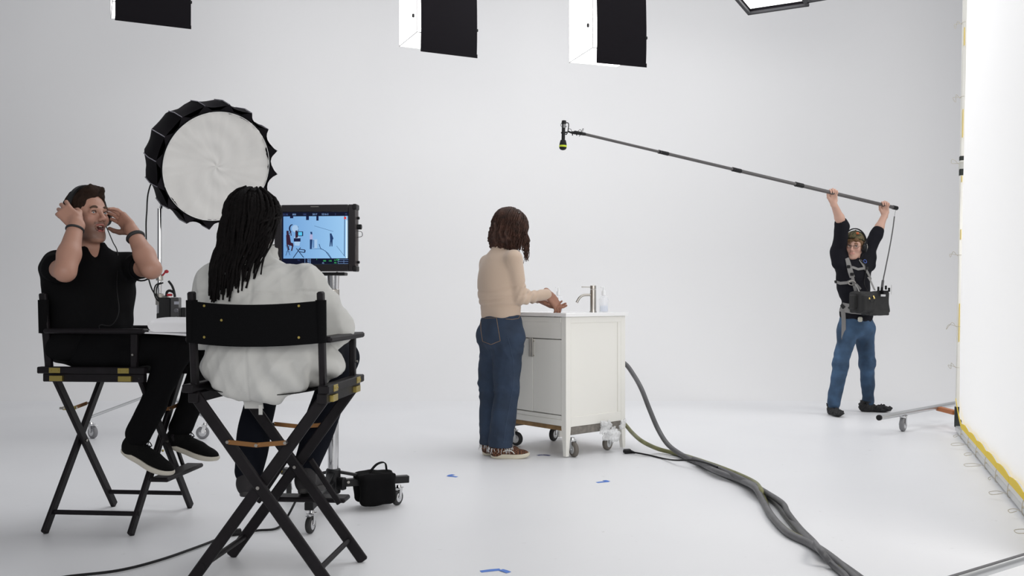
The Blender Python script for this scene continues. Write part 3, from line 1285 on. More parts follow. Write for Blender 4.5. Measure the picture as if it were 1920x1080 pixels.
    shape('picture_chairs', line([(.045, .68), (.105, .92)], .007) + line([(.10, .68), (.04, .93)], .007) + line([(.04, .84), (.12, .84)], .005)
          + line([(.205, .76), (.32, .98)], .012) + line([(.27, .74), (.155, .99)], .012) + line([(.24, .78), (.34, .80), (.335, .86), (.25, .84)], .018)
          + [quad(.165, .52, .27, .60)], dk, .0034)
    shape('picture_seated_back', [[(.165, .52), (.185, .46), (.24, .47), (.27, .56), (.25, .70), (.18, .69)]], wh, .0031)
    shape('picture_dreadlocks', [[(.19, .35), (.205, .33), (.225, .36), (.23, .50), (.19, .52)]], br, .0036)
    shape('picture_monitor', [quad(.225, .36, .31, .47)], dk, .0032)
    shape('picture_monitor_screen', [quad(.235, .375, .295, .455)], em('cyan', (.10, .55, .85)), .0039)
    shape('picture_hair', [[(.42, .37), (.45, .37), (.455, .43), (.43, .43)]], dk2, .0031)
    shape('picture_jeans', [[(.415, .55), (.455, .55), (.45, .66), (.445, .78), (.415, .78)]], dk2, .0031)
    shape('picture_woman_top', [quad(.415, .43, .458, .55)], em('lilac', (.42, .42, .66)), .0032)
    shape('picture_vanity', [quad(.456, .55, .53, .76)], wh, .0024)
    shape('picture_vanity_shade', [quad(.458, .56, .485, .75), quad(.45, .765, .56, .78)], em('mid_blue', (.13, .26, .50)), .0033)
    shape('picture_boom', line([(.485, .23), (.78, .365)], .006), dk2, .0030)
    shape('picture_sound_man', [[(.725, .41), (.75, .41), (.775, .50), (.77, .56), (.765, .72), (.752, .72), (.745, .60), (.735, .72), (.72, .72), (.73, .56)],
                                quad(.755, .51, .78, .55)], dk2, .0031)
    shape('picture_hoses', line([(.56, .66), (.58, .76), (.66, .83), (.74, 1.0)], .010) + line([(.56, .77), (.62, .79), (.70, .88), (.75, 1.0)], .008), dk2, .0032)
    shape('picture_frame_pole', line([(.955, 0), (.95, .95)], .010) + line([(.83, .71), (.97, .98)], .005), dk2, .0030)
    shape('picture_bright_edge', [quad(.975, .1, 1.0, 1.0)], em('white', (.65, .85, 1.0)), .0026)
    shape('picture_record_mark', [quad(.945, .02, .98, .075)], em('red', (.75, .05, .04)), .0036)
    # read-outs above and below the picture
    tcol = em('text_blue', (.25, .42, .75))
    gcol = em('text_green', (.08, .62, .18))
    fcol = em('text_dim', (.05, .08, .22))

    def text(body, u, v, size, mt, name='readout'):
        cu = bpy.data.curves.new(name, 'FONT')
        cu.body = body
        cu.size = size
        cu.align_x = 'CENTER'
        cu.extrude = .0001
        tmp = bpy.data.objects.new('tmp', cu)
        COL.objects.link(tmp)
        bpy.context.view_layer.update()
        dg = bpy.context.evaluated_depsgraph_get()
        me = bpy.data.meshes.new_from_object(tmp.evaluated_get(dg))
        bpy.data.objects.remove(tmp)
        M = Matrix((s_, up, n_)).transposed().to_4x4()
        M.translation = sp(u, v, .0016) - C
        me.transform(M)
        me.materials.clear()
        me.materials.append(mt)
        o = bpy.data.objects.new(name, me)
        COL.objects.link(o)
        o.parent = scr
        o['base'] = T['base']
    for t_, u, mt in (('23.98', .03, fcol), ('800', .17, tcol), ('180', .33, fcol), ('5017', .49, tcol), ('5216-5', .65, tcol), ('2', .81, fcol), ('M', .975, fcol)):
        text(t_, u, -.025, .012, mt)
    for t_, u, v, mt in (('TC', .24, 1.06, fcol), ('24.0', .40, 1.045, tcol), ('48.0', .40, 1.085, tcol), ('16:9', .40, 1.125, tcol), ('1', .52, 1.04, gcol),
                         ('100', .64, 1.075, gcol), ('125', .73, 1.075, gcol), ('A1', .81, 1.06, gcol), ('A2', .81, 1.12, gcol), ('OK', .85, 1.05, gcol), ('FS', .62, 1.13, tcol)):
        text(t_, u, v, .0105, mt)
    shape('meter_grid', [quad(.85, 1.03 + .045 * i, 1.03, 1.036 + .045 * i) for i in range(3)] + [quad(.85 + .09 * i, 1.03, .853 + .09 * i, 1.126) for i in range(3)]
          + [quad(.335, 1.0, .339, 1.13)], tcol, .0016)

    # stand
    S = thing('monitor_stand', 'chrome rolling stand with black legs under the monitor', 'stand', MB_base, world_parts=True)
    px, py = MB_base.x, MB_base.y
    m = MB()
    m.cyl((px, py, .10), (px, py, .57), .0265, n=24)
    m.build('lower_tube', M_CHROME, S)
    m = MB()
    m.cyl((px, py, .55), (px, py, 1.12), .019, n=24)
    m.build('middle_tube', M_CHROME, S)
    m = MB()
    zt = C.z - H / 2
    m.cyl((px, py, 1.0), (px, py, zt - .02), .013, n=20)
    m.cyl((px, py, zt - .12), (px, py, zt - .02), .026, .030, n=20)
    m.build('top_spigot', M_CHROME, S)
    m = MB()
    m.cyl((px, py, .505), (px, py, .60), .038, n=24, bev=.005)
    m.box((px + .035, py, .55), (.04, .04, .05), bev=.005)
    m.cyl((px, py, 1.04), (px, py, 1.10), .030, n=24, bev=.005)
    m.build('collar', M_STEEL, S)
    m = MB()
    m.tube([(px + .04, py - .01, .60), (px + .07, py - .02, .60), (px + .105, py - .03, .575)], [.012, .013, .012], 10, flat=((0, 0, 1), 1.3))
    m.build('locking_knob', M_BLKPLASTIC, S)
    m = MB()
    m.box(V((px, py, zt - .012)), (.13, .06, .016), rot, bev=.003)
    m.ball((px - .075, py - .02, zt - .035), (.016, .012, .018), 10)
    m.build('mount_plate', M_BLKMETAL, S)
    m = MB()
    m.cyl((px, py, .085), (px, py, .21), .036, n=20, bev=.006)
    for a in range(3):
        an = R(90 + 120 * a)
        m.box((px + .05 * math.cos(an), py + .05 * math.sin(an), .14), (.05, .03, .06), Rxyz(0, 0, 90 + 120 * a), bev=.005)
    m.build('base_hub', M_BLKMETAL, S)
    feet = [GP(582, 1000), GP(745, 947), GP(541, 931)]
    for i, ft in enumerate(feet):
        topc = caster(S, ft, .040, wheel=M_RUBBER, yaw=(1.4, 1.1, 1.9)[i])
        m = MB()
        d = (V((topc.x, topc.y, 0)) - MB_base).normalized()
        m.beam((px + d.x * .04, py + d.y * .04, .135), V((topc.x, topc.y, .128)) + d * .05, .040, .036, bev=.003)
        m.beam((px + d.x * .03, py + d.y * .03, .19), (px + d.x * .17, py + d.y * .17, .155), .028, .014, bev=.002)
        m.build('leg', M_BLKMETAL, S)
        m = MB()
        for k in (.07, .15, .2):
            m.cyl((px + d.x * k + d.y * .022, py + d.y * k - d.x * .022, .14), (px + d.x * k + d.y * .027, py + d.y * k - d.x * .027, .14), .007, n=10)
        m.build('leg_bolts', M_STEEL, S)
    # sandbag over the right leg
    d = (V((feet[1].x, feet[1].y, 0)) - MB_base).normalized()
    bp = MB_base + d * .21 + V((0, 0, .10))
    sb = Solid()
    nrm = V((d.y, -d.x, 0))
    rot2 = Matrix((d, nrm, V((0, 0, 1)))).transposed()
    sb.rbox(bp + nrm * .045 - V((0, 0, .005)), (.092, .032, .075), .03, rot2, k=.0)
    sb.rbox(bp - nrm * .045 - V((0, 0, .005)), (.100, .032, .075), .03, rot2, k=.0)
    sb.rbox(bp + V((0, 0, .062)), (.098, .050, .012), .008, rot2, k=.02)
    B = sb.mesh('sandbag', M_BLKFABRIC, base=(bp.x, bp.y, 0), coarse=.006, disp=lambda p, n: folds(3, .004, 30)(p))
    tag(B, 'black sandbag slung over the right leg of the monitor stand', 'sandbag')
    m = MB()
    m.strip(bez([bp + d * -.03 + V((0, 0, .075)), bp + d * .01 + V((0, 0, .115)), bp + d * .05 + V((0, 0, .12)), bp + d * .06 + V((0, 0, .08))], 6), nrm.cross(d), .03, .004)
    m.build('bag_handle', M_BLKFABRIC, B)
    # monitor power cable down to the floor and across
    m = MB()
    q = PX
    pth = [PX(632, 510, 4.50), PX(631, 540, 4.52), PX(634, 600, 4.5), PX(629, 660, 4.52), PX(609, 790, 4.52), PX(600, 830, 4.50), PX(578, 878, 4.42), PX(570, 905, 4.2),
           GP(541, 965, .01), GP(520, 990, .009), GP(480, 995, .009), GP(430, 1003, .009), GP(380, 1022, .009), GP(300, 1050, .009), GP(220, 1070, .009), GP(120, 1082, .009), GP(20, 1100, .009)]
    m.tube(bez(pth, 8), .0055, 8)
    c = m.build('monitor_cable', M_BLKPLASTIC)
    tag(rebase(c, GP(541, 965)), 'black cable running down the monitor stand and across the floor to the lower left corner', 'cable')
    m = MB()
    a, b2 = GP(452, 997, .014), GP(434, 999, .014)
    m.cyl(a, b2, .016, n=12, bev=.003)
    m.build('cable_connector', M_BLKPLASTIC, c)


monitor()

# ================================================================ bathroom vanity on a dolly
W_ = V((.755, .656, 0)).normalized()        # depth direction, away from the woman
T_ = V((-W_.y, W_.x, 0))                     # along the front, away from the camera
VC0 = V((.356, 5.97, 0))                     # near corner
VW, VD, VH = .66, .58, .955


def vanity():
    M_WHITE = mat('white_vanity_lacquer', (.80, .79, .745), .35, spec=.4)
    M_TOP = mat('white_ceramic_top', (.84, .84, .84), .15, coat=.3)
    T = thing('bathroom_vanity', 'white bathroom vanity cabinet with a sink, standing in front of the woman', 'vanity', VC0, world_parts=True)
    rot = Matrix((W_, T_, V((0, 0, 1)))).transposed()

    def P(w, t, z):
        return VC0 + W_ * w + T_ * t + V((0, 0, z))

    def bx(m, w0, w1, t0, t1, z0, z1, bev=.002):
        return m.box(P((w0 + w1) / 2, (t0 + t1) / 2, (z0 + z1) / 2), (abs(w1 - w0), abs(t1 - t0), abs(z1 - z0)), rot, bev)
    top = VH - .022
    # legs: corner posts tapering to the floor
    for (w0, t0) in ((0, 0), (0, VW), (VD, 0), (VD, VW)):
        sw = 1 if w0 == 0 else -1
        st = 1 if t0 == 0 else -1
        m = MB()
        bx(m, w0, w0 + sw * .045, t0, t0 + st * .045, .20, top)
        vs = []
        for (k, z) in ((.045, .202), (.026, .008)):
            vs += [P(w0, t0, z), P(w0 + sw * k, t0, z), P(w0 + sw * k, t0 + st * k, z), P(w0, t0 + st * k, z)]
        m.add(vs, [(0, 1, 5, 4), (1, 2, 6, 5), (2, 3, 7, 6), (3, 0, 4, 7), (4, 5, 6, 7), (3, 2, 1, 0)])
        fix_normals(m.build('leg', M_WHITE, T))
    # carcass
    m = MB()
    bx(m, .030, VD - .012, .014, VW - .014, .215, top - .16, 0)
    m.build('carcass', M_WHITE, T)
    for t0, t1 in ((.004, .018), (VW - .018, VW - .004)):   # side panels: recessed centre with rails
        m = MB()
        bx(m, .045, VD - .045, t0 + .004, t1 - .004, .20, top)
        m.build('side_panel', M_WHITE, T)
    m = MB()
    bx(m, .045, VD - .045, .0, .02, top - .045, top)
    bx(m, .045, VD - .045, .0, .02, .20, .265)
    bx(m, VD - .075, VD - .045, .001, .02, .265, top - .045)
    bx(m, .045, .06, .001, .02, .265, top - .045)
    m.build('side_rails', M_WHITE, T)
    m = MB()
    bx(m, .0, .02, .045, VW - .045, .205, .245)
    bx(m, .005, .02, .045, VW - .045, .245, .272)
    m.build('bottom_rail', M_WHITE, T)
    m = MB()
    bx(m, VD - .02, VD, .045, VW - .045, .20, top)
    m.build('back_panel', M_WHITE, T)
    # false drawer front and doors
    tm = VW / 2
    zd = top - .155
    for (nm, t0, t1, z0, z1) in (('drawer_front', .047, VW - .047, zd + .003, top - .006), ('door', .047, tm - .0015, .278, zd - .002), ('door', tm + .0015, VW - .047, .278, zd - .002)):
        m = MB()
        bx(m, .004, .022, t0, t1, z0, z1, .002)
        d = m.build(nm, M_WHITE, T)
        if nm == 'drawer_front':
            m = MB()
            bx(m, -.001, .006, t0, t1, z1 - .035, z1)
            m.build('top_moulding', M_WHITE, d)
        else:
            tt = tm - .0105 if t0 < tm - .1 else tm + .0105
            m = MB()
            bx(m, -.018, -.010, tt - .008, tt + .008, zd - .125, zd + .004, .002)
            bx(m, -.012, .006, tt - .005, tt + .005, zd - .122, zd - .114, .001)
            bx(m, -.012, .006, tt - .005, tt + .005, zd - .023, zd - .015, .001)
            m.build('handle', M_STEEL, d)
    # worktop with a moulded basin
    a0, a1, b0, b1 = -.018, VD + .01, -.018, VW + .018
    cw, ct, rw, rt = VD * .46, VW / 2, .155, .225
    m = MB()
    vs, N = [], 48
    zt, zb = VH, VH - .024

    def rect_pt(an):
        c, s_ = math.cos(an), math.sin(an)
        k = min(((a1 - cw) / c) if c > 1e-6 else 1e9, ((a0 - cw) / c) if c < -1e-6 else 1e9,
                ((b1 - ct) / s_) if s_ > 1e-6 else 1e9, ((b0 - ct) / s_) if s_ < -1e-6 else 1e9)
        return cw + c * k, ct + s_ * k
    angs = sorted(set([2 * math.pi * i / N for i in range(N)] + [math.atan2(b - ct, a - cw) % (2 * math.pi) for a in (a0, a1) for b in (b0, b1)]))
    N = len(angs)
    rings = []
    rings.append([P(*rect_pt(a), zb) for a in angs])
    rings.append([P(*rect_pt(a), zt - .002) for a in angs])
    rings.append([P(cw + (rect_pt(a)[0] - cw) * .992, ct + (rect_pt(a)[1] - ct) * .994, zt) for a in angs])

    def se(a, f):
        c, s_ = math.cos(a), math.sin(a)
        e = (abs(c) ** 4 + abs(s_) ** 4) ** -.25
        return cw + rw * c * e * f, ct + rt * s_ * e * f
    for f, z in ((1.06, zt), (1.0, zt - .004), (.95, zt - .03), (.88, zt - .08), (.6, zt - .11), (.2, zt - .12), (.05, zt - .122)):
        rings.append([P(*se(a, f), z) for a in angs])
    fs = []
    for r in rings:
        vs += r
    for i in range(len(rings) - 1):
        for k in range(N):
            k2 = (k + 1) % N
            fs.append((i * N + k, i * N + k2, (i + 1) * N + k2, (i + 1) * N + k))
    fs.append(tuple((len(rings) - 1) * N + k for k in range(N)))
    m.add(vs, fs)
    wt = fix_normals(m.build('sink_top', M_TOP, T, smooth=40))
    m = MB()
    m.cyl(P(cw, ct, zt - .121), P(cw, ct, zt - .117), .022, n=20)
    m.build('drain', M_STEEL, wt)

    # faucet
    fb = PX(1114, 580, 6.62)
    fb = P(.5, .235, VH)
    A = thing('faucet', 'brushed steel single lever faucet at the back of the sink', 'faucet', fb, world_parts=True)
    m = MB()
    m.cyl(fb, fb + V((0, 0, .006)), .026, n=28, bev=.001)
    m.cyl(fb, fb + V((0, 0, .160)), .0215, n=28, bev=.001)
    m.cyl(fb + V((0, 0, .162)), fb + V((0, 0, .189)), .0215, n=28, bev=.0015)
    m.build('column', M_STEEL, A)
    dr = V((-1, -.12, 0)).normalized()
    m = MB()
    m.tube(bez([fb + V((0, 0, .122)), fb + dr * .05 + V((0, 0, .122)), fb + dr * .075 + V((0, 0, .118)), fb + dr * .098 + V((0, 0, .102)), fb + dr * .112 + V((0, 0, .080)), fb + dr * .119 + V((0, 0, .067))], 6), .0095, 16)
    m.build('spout', M_STEEL, A)
    m = MB()
    m.tube([fb + V((0, 0, .177)), fb + dr * .08 + V((0, 0, .179))], .0035, 10)
    m.ball(fb + dr * .08 + V((0, 0, .179)), .005, 10)
    m.build('lever', M_STEEL, A)

    # soap bottles
    M_CLEAR = mat('clear_plastic', (.92, .94, .97), .08, alpha=.30)
    M_PUMP = mat('milky_white_plastic', (.82, .83, .84), .35)

    def bottle(loc, label, hs=1.0):
        B = thing('soap_bottle', label, 'soap bottle', loc, world_parts=True)
        z = V((0, 0, 1))
        m = MB()
        m.lathe(loc, z, [(.026, 0), (.031, .004), (.032, .09 * hs), (.029, .105 * hs), (.014, .112 * hs), (.013, .122 * hs)], 24)
        m.build('bottle_body', M_CLEAR, B)
        m = MB()
        m.lathe(loc, z, [(.002, .003), (.028, .005), (.029, .045 * hs), (.002, .045 * hs)], 20)
        m.build('liquid', mat('blue_clear_soap', (.62, .72, .90), .1, alpha=.35), B)
        m = MB()
        m.lathe(loc, z, [(.015, .119 * hs), (.0155, .140 * hs), (.013, .150 * hs), (.006, .153 * hs), (.0055, .182 * hs), (.003, .184 * hs)], 20)
        m.tube([loc + z * .176 * hs, loc + z * .177 * hs + V((-.022, -.01, .0))], .004, 8)
        m.build('pump', M_PUMP, B)
        m = MB()
        m.tube([loc + z * .12 * hs, loc + z * .02], .0022, 6)
        m.build('dip_tube', M_PUMP, B)
    bottle(P(.515, .145, VH), 'clear soap bottle with a white pump, right of the faucet')
    bottle(P(.47, .56, VH), 'clear pump bottle at the far back corner of the sink, behind the hands')

    # dolly
    M_PLY = mat('worn_plywood', (.36, .22, .10), .7, bump=.2, bscale=40, var=.3, vscale=14)
    M_GREYWOOD = mat('grey_carpeted_wood', (.20, .185, .165), .9, bump=.5, bscale=160, var=.2, vscale=40)
    D_ = thing('furniture_dolly', 'low wooden furniture dolly on casters under the vanity', 'dolly', P(.29, .33, 0), world_parts=True)
    dz0, dz1 = .150, .196
    for (w0, w1, t0, t1, mt) in ((.06, .15, .06, VW - .06, M_PLY), (VD - .13, VD - .04, .06, VW - .06, M_PLY)):
        m = MB()
        bx(m, w0, w1, t0, t1, dz0 + .012, dz1, .004)
        m.build('deck_board', mt, D_)
    for t0 in (.002, VW - .09):
        m = MB()
        bx(m, .05, VD - .02, t0, t0 + .088, dz0 - .005, dz1 + .004, .006)
        m.build('end_board', M_GREYWOOD, D_)
    for i, (w, t, wm) in enumerate(((.07, -.002, M_TAUPERUBBER), (.44, .04, M_TAUPERUBBER), (.09, VW - .06, M_RUBBER), (.44, VW - .08, M_RUBBER))):
        caster(D_, P(w, t, 0), .050, wheel=wm, metal=M_ALU, yaw=(2.0, .9, 2.6, 1.0)[i], brake=False)
    # bubble wrap stuffed under the right hand side
    sb = Solid()
    rs = random.Random(4)
    for i in range(26):
        u = rs.random()
        hz = rs.random()
        c = P(.40 + (.28 - .20 * hz) * (rs.random() - .5), -.026 - .02 * rs.random(), .205 - .125 * hz)
        sb.ell(c, (.035 * rs.uniform(.5, 1), .02, .028), rot, k=.01)
    bw = sb.mesh('bubble_wrap', mat('clear_bubble_wrap', (.90, .91, .92), .2, alpha=.55, bump=.6, bscale=120), base=tuple(P(.42, -.03, .06)), coarse=.005,
                 disp=lambda p, n: folds(11, .006, 90, ridge=True)(p))
    tag(bw, 'crumpled clear bubble wrap stuffed between the vanity and its dolly', 'bubble wrap')


vanity()


# ================================================================ hoses and cords
def hose(name, label, pts, r, mt, parts=None, group=None):
    m = MB()
    m.tube(bez(pts, 10), r, 12)
    o = m.build(name, mt, smooth=60)
    tag(rebase(o, tuple(pts[len(pts) // 2])), label, 'hose' if 'hose' in name else 'cable', group)
    return o


M_HOSE = mat('dark_grey_rubber_hose', (.085, .085, .09), .45, var=.2, vscale=12)
M_HOSE2 = mat('grey_rubber_hose', (.12, .12, .125), .5, var=.2, vscale=12)
M_OLIVE = mat('olive_green_hose', (.17, .17, .075), .5, var=.25, vscale=10)


def gp(x, y, z=.018):
    return GP(x, y, z)


h1 = hose('drain_hose', 'thick dark grey hose coming out high behind the vanity and curving down to the floor',
          [PX(1150, 672, 6.62), PX(1172, 682, 6.58), PX(1188, 703, 6.5), PX(1203, 730, 6.32), PX(1218, 768, 6.25), PX(1234, 805, 6.18), PX(1252, 833, 6.05), gp(1277, 852, .03), gp(1310, 868), gp(1360, 889),
           gp(1410, 912), gp(1452, 940), gp(1481, 975), gp(1512, 1010), gp(1545, 1037), gp(1590, 1068), gp(1640, 1105)], .0165, M_HOSE)
h2 = hose('water_hose', 'olive green hose leaving low behind the vanity and winding with the grey ones',
          [PX(1150, 775, 6.62), PX(1172, 796, 6.5), PX(1186, 812, 6.35), gp(1205, 828, .10), gp(1235, 842, .03), gp(1275, 852, .018), gp(1320, 866, .03), gp(1370, 884, .03), gp(1412, 903, .03), gp(1426, 918, .05),
           gp(1432, 934, .018), gp(1444, 962, .014), gp(1475, 995, .014), gp(1520, 1019, .014), gp(1560, 1050, .014), gp(1610, 1090, .014)], .014, M_OLIVE)
h3 = hose('supply_hose', 'grey hose bowing out to the left in the middle of the bundle',
          [gp(1262, 848, .014), gp(1300, 862), gp(1340, 882, .04), gp(1385, 899, .03), gp(1415, 914, .05), gp(1430, 938, .018), gp(1446, 966, .018), gp(1476, 998, .018), gp(1516, 1018, .018), gp(1545, 1035, .03),
           gp(1580, 1062, .018), gp(1615, 1095, .018)], .0165, M_HOSE2)
h4 = hose('return_hose', 'slimmer dark hose twisting over the right side of the bundle',
          [gp(1300, 860, .045), gp(1345, 877, .048), gp(1400, 902, .045), gp(1440, 925, .044), gp(1468, 944, .05), gp(1478, 962, .045), gp(1500, 990, .018), gp(1525, 1015, .016), gp(1538, 1032, .06),
           gp(1560, 1058, .018), gp(1585, 1080, .018), gp(1600, 1110, .018)], .013, M_HOSE)
cord = hose('power_cord', 'thin black power cord with a plug beside the vanity wheels',
            [gp(1182, 847, .012), gp(1215, 853, .008), gp(1245, 860, .008), gp(1268, 863, .03), gp(1300, 863, .055), gp(1330, 870, .06), gp(1345, 876, .06)], .0055, M_BLKPLASTIC)
m = MB()
m.box(gp(1176, 846, .018), (.055, .035, .030), Rxyz(0, 0, 20), bev=.008)
m.cyl(gp(1183, 847, .014), gp(1191, 849, .011), .012, .006, n=12)
m.build('plug', M_BLKPLASTIC, cord)

# ================================================================ blue tape marks on the floor
M_TAPE = mat('blue_painters_tape', (.075, .20, .62), .6)


def tape_mark(label, strips, col=None, z=.0006):
    m = MB()
    a, b = GP(*strips[0][0]), GP(*strips[0][-1])
    for i, s_ in enumerate(strips):
        p = [GP(*q) + V((0, 0, z + i * .0009)) for q in s_]
        m.strip([p[0], (p[0] + p[-1]) / 2 + V((0, 0, .001)), p[-1]], (0, 0, 1), .024, .0008)
    o = m.build('tape_mark', col or M_TAPE, smooth=None)
    tag(rebase(o, tuple(a)), label, 'tape mark', 'blue tape marks on the floor')


tape_mark('blue tape mark on the floor below the feet of the woman', [((857, 894.5), (839, 892.5)), ((841, 892.5), (850, 890))])
tape_mark('blue tape mark on the floor in front of the right side of the vanity', [((1119, 905), (1140, 903)), ((1141, 903.5), (1133, 901))])
tape_mark('blue tape mark on the floor at the bottom edge of the picture', [((901, 1072), (938, 1068)), ((939, 1069), (954, 1074))])
tape_mark('dark blue tape scrap on the floor between the shoes of the woman and the vanity', [((1008, 854), (1018, 853)), ((1018, 853), (1031, 854.5))], mat('dark_blue_tape', (.06, .07, .22), .6))


# ================================================================ big backlit diffusion frame on the right
def diffusion_frame():
    A = V((3.50, 7.12, .012))
    Bd = (V((2.49, 4.41, 0)) - V((3.48, 7.08, 0))).normalized()
    nrm = V((Bd.y, -Bd.x, 0))           # towards the set (left)
    if nrm.x > 0:
        nrm = -nrm
    L, H = 3.9, 4.6
    lean = V((.018, .0, 0))
    up = (V((0, 0, 1)) + lean).normalized()
    T = thing('diffusion_frame', 'tall white tube frame with a glowing white diffusion cloth laced into it, on the right', 'diffusion frame', A, world_parts=True)
    M_FR = mat('white_painted_tube', (.78, .77, .72), .35, .1)
    # far upright in two sections, with join
    r = .019
    m = MB()
    m.box(A + up * 1.06, (r * 2, r * 2, 1.98), Matrix((Bd, nrm, up)).transposed(), bev=.004)
    m.box(A + up * (2.05 + (H - 2.05) / 2 + .03), (r * 2, r * 2, H - 2.09), Matrix((Bd, nrm, up)).transposed(), bev=.004)
    m.build('upright', M_FR, T)
    m = MB()
    rotf = Matrix((Bd, nrm, up)).transposed()
    m.box(A + up * 2.03, (.046, .046, .05), rotf, bev=.004)
    m.box(A + up * 2.14, (.046, .046, .035), rotf, bev=.004)
    m.box(A + up * .11, (.048, .048, .16), rotf, bev=.003)
    m.build('black_tape', mat('black_gaffer_tape', (.015, .02, .018), .6), T)
    m = MB()
    m.box(A + up * 2.085, (.050, .050, .06), rotf, bev=.003)
    m.build('joint_sleeve', mat('grey_tape', (.62, .62, .58), .6), T)
    m = MB()
    m.box(A + Bd * L + up * H / 2, (r * 2, r * 2, H), rotf, bev=.004)
    m.build('upright', M_FR, T)
    m = MB()
    z0 = .022
    m.box(A + Bd * L / 2 + up * z0, (L, r * 2, r * 2), rotf, bev=.004)
    m.build('bottom_tube', mat('silver_tube', (.60, .61, .61), .35, .4), T)
    m = MB()
    m.box(A + Bd * L / 2 + up * H, (L, r * 2, r * 2), rotf, bev=.004)
    m.build('top_tube', M_FR, T)
    # cloth, scalloped between lacing points
    M_CL = bpy.data.materials.new('backlit_diffusion_cloth')
    M_CL.use_nodes = True
    b = M_CL.node_tree.nodes['Principled BSDF']
    b.inputs['Base Color'].default_value = (.82, .82, .82, 1)
    b.inputs['Roughness'].default_value = .8
    b.inputs['Emission Color'].default_value = (1.0, .985, .965, 1)
    b.inputs['Emission Strength'].default_value = SCREEN_EMIT
    LP = .42

    def edge_in(t, per):
        f = (t / per) % 1.0
        return .028 * math.sin(math.pi * f) ** .8 if 0 < f < 1 else 0.0
    m = MB()
    NU, NV = 84, 60

    def fn(u, v):
        s_ = .05 + u * (L - .1)
        z = .085 + v * (H - .15)
        # scallop in at left edge and bottom
        s2 = s_ + (edge_in(z, .62) + .012) * (1 - u) ** 30
        z2 = z + edge_in(s_, LP) * (1 - v) ** 24
        bulge = .010 * math.sin(math.pi * u) * math.sin(math.pi * v) + .004 * math.sin(5 * s_ + 1.3 * z) * math.sin(math.pi * v)
        return A + Bd * s2 + up * z2 + nrm * bulge
    m.grid(fn, NU, NV)
    m.build('diffusion_cloth', M_CL, T, smooth=80)
    # yellow webbing edge of the cloth along the bottom (and showing up the side here and there)
    M_Y = mat('yellow_webbing', (.86, .62, .02), .6)
    n = 0
    s0 = .035
    while s0 < L - .5:
        s1 = s0 + LP
        m = MB()
        pts = []
        for k in range(9):
            f = k / 8
            s_ = s0 + .004 + (LP - .008) * f
            zz = .070 + .008 * math.sin(math.pi * f)
            if n == 0:
                zz += .16 * (1 - f) ** 1.6
            pts.append(A + Bd * s_ + up * (zz + .024) + nrm * .022)
        m.strip(pts, [nrm] * len(pts), [.036 + .014 * math.sin(math.pi * k / 8) for k in range(9)] if n else [.014 + .026 * k / 8 for k in range(9)], .003)
        m.build('webbing_edge', M_Y, T)
        # lacing tie at the end
        c = A + Bd * s1 + up * .06
        m = MB()
        m.tube(bez([c + nrm * .006 + up * .04, c + nrm * .025, c + nrm * .024 - up * .055, c - up * .06], 5), .0022, 6)
        tail = c + nrm * .03 - up * .04
        tl = (.5, 1.1, .7, 1.2, .35, .9, .6, 1.0, .8)[n % 9]
        m.tube(bez([tail, tail + nrm * .05 * tl + Bd * .01 + up * .012, tail + nrm * .09 * tl - Bd * .012 * tl, tail + nrm * .08 * tl + Bd * .02 - up * .006, tail + nrm * .02 + Bd * .005], 6), .0018, 6)
        m.ball(c + nrm * .022 - up * .02, .007, 8)
        m.build('lacing_tie', mat('beige_string', (.50, .46, .38), .7), T)
        m = MB()
        m.cyl(c + up * .035 + nrm * .006, c + up * .035 + nrm * .012, .010, n=10)
        m.build('grommet', M_COPPER, T)
        s0 = s1
        n += 1
    for z0, z1 in ((.70, 1.00), (1.50, 1.58), (1.95, 2.0), (2.30, 2.52), (3.02, 3.16)):
        m = MB()
        m.strip([A + Bd * .034 + up * (z0 + (z1 - z0) * k / 4) + nrm * .006 for k in range(5)], nrm, .018, .003)
        m.build('webbing_edge', M_Y, T)
    for zz in (.50, .82, 1.38, 2.10, 2.62, 3.20):
        m = MB()
        c = A + up * zz + nrm * .021 + Bd * .01
        m.tube(bez([A + up * zz + Bd * .05, c + Bd * .02, c + nrm * .004 - Bd * .03, c + nrm * .03 - Bd * .04 + up * .03, c + nrm * (.05 + .02 * math.sin(9 * zz)) - Bd * .06 + up * .05 * math.sin(7 * zz), c + nrm * .05 - Bd * .06 + up * .012, c], 5), .0018, 6)
        m.build('lacing_tie', mat('beige_string', (.50, .46, .38), .7), T)

    # rolling legs of the frame
    def base_leg(label, pa, pb, cast, orange):
        S = thing('frame_leg', label, 'stand leg', V((cast.x, cast.y, 0)), world_parts=True)
        mm = MB()
        mm.cyl(pa, pb, .021 if orange else .016, n=18, bev=.002)
        mm.build('leg_tube', M_ALU, S)
        if not orange:
            mm = MB()
            mm.beam(pa + V((0, 0, .015)), pb + V((0, 0, .015)), .012, .006, bev=.001)
            mm.build('top_groove', mat('dark_grey_strip', (.10, .10, .105), .5), S)
        d = (pb - pa).normalized()
        mm = MB()
        mm.cyl(pa - d * .012, pa + d * .004, .022, n=18)
        mm.build('end_cap', M_BLKPLASTIC, S)
        if cast is not None:
            caster(S, cast, .055, wheel=M_GREYRUBBER, metal=M_CHROME, yaw=.9)
        if orange is not None:
            mm = MB()
            mm.beam(orange[0], orange[1], .05, .034, bev=.004)
            mm.build('orange_brace', mat('rust_orange_metal', (.42, .13, .03), .5), S)
        return S
    pa, pb = PX(1649, 783, 6.97), PX(1800, 755, 7.75)
    ct = pa + (pb - pa) * .27
    base_leg('silver rolling leg with a caster, at the far foot of the diffusion frame', pa, pb, V((ct.x, ct.y, 0)), (PX(1760, 766, 7.52), PX(1792, 774, 7.2)))
    pa = GP(1700, 1116, .17)
    pb = GP(2050, 1008, .17)
    ct = pa + (pb - pa) * .02
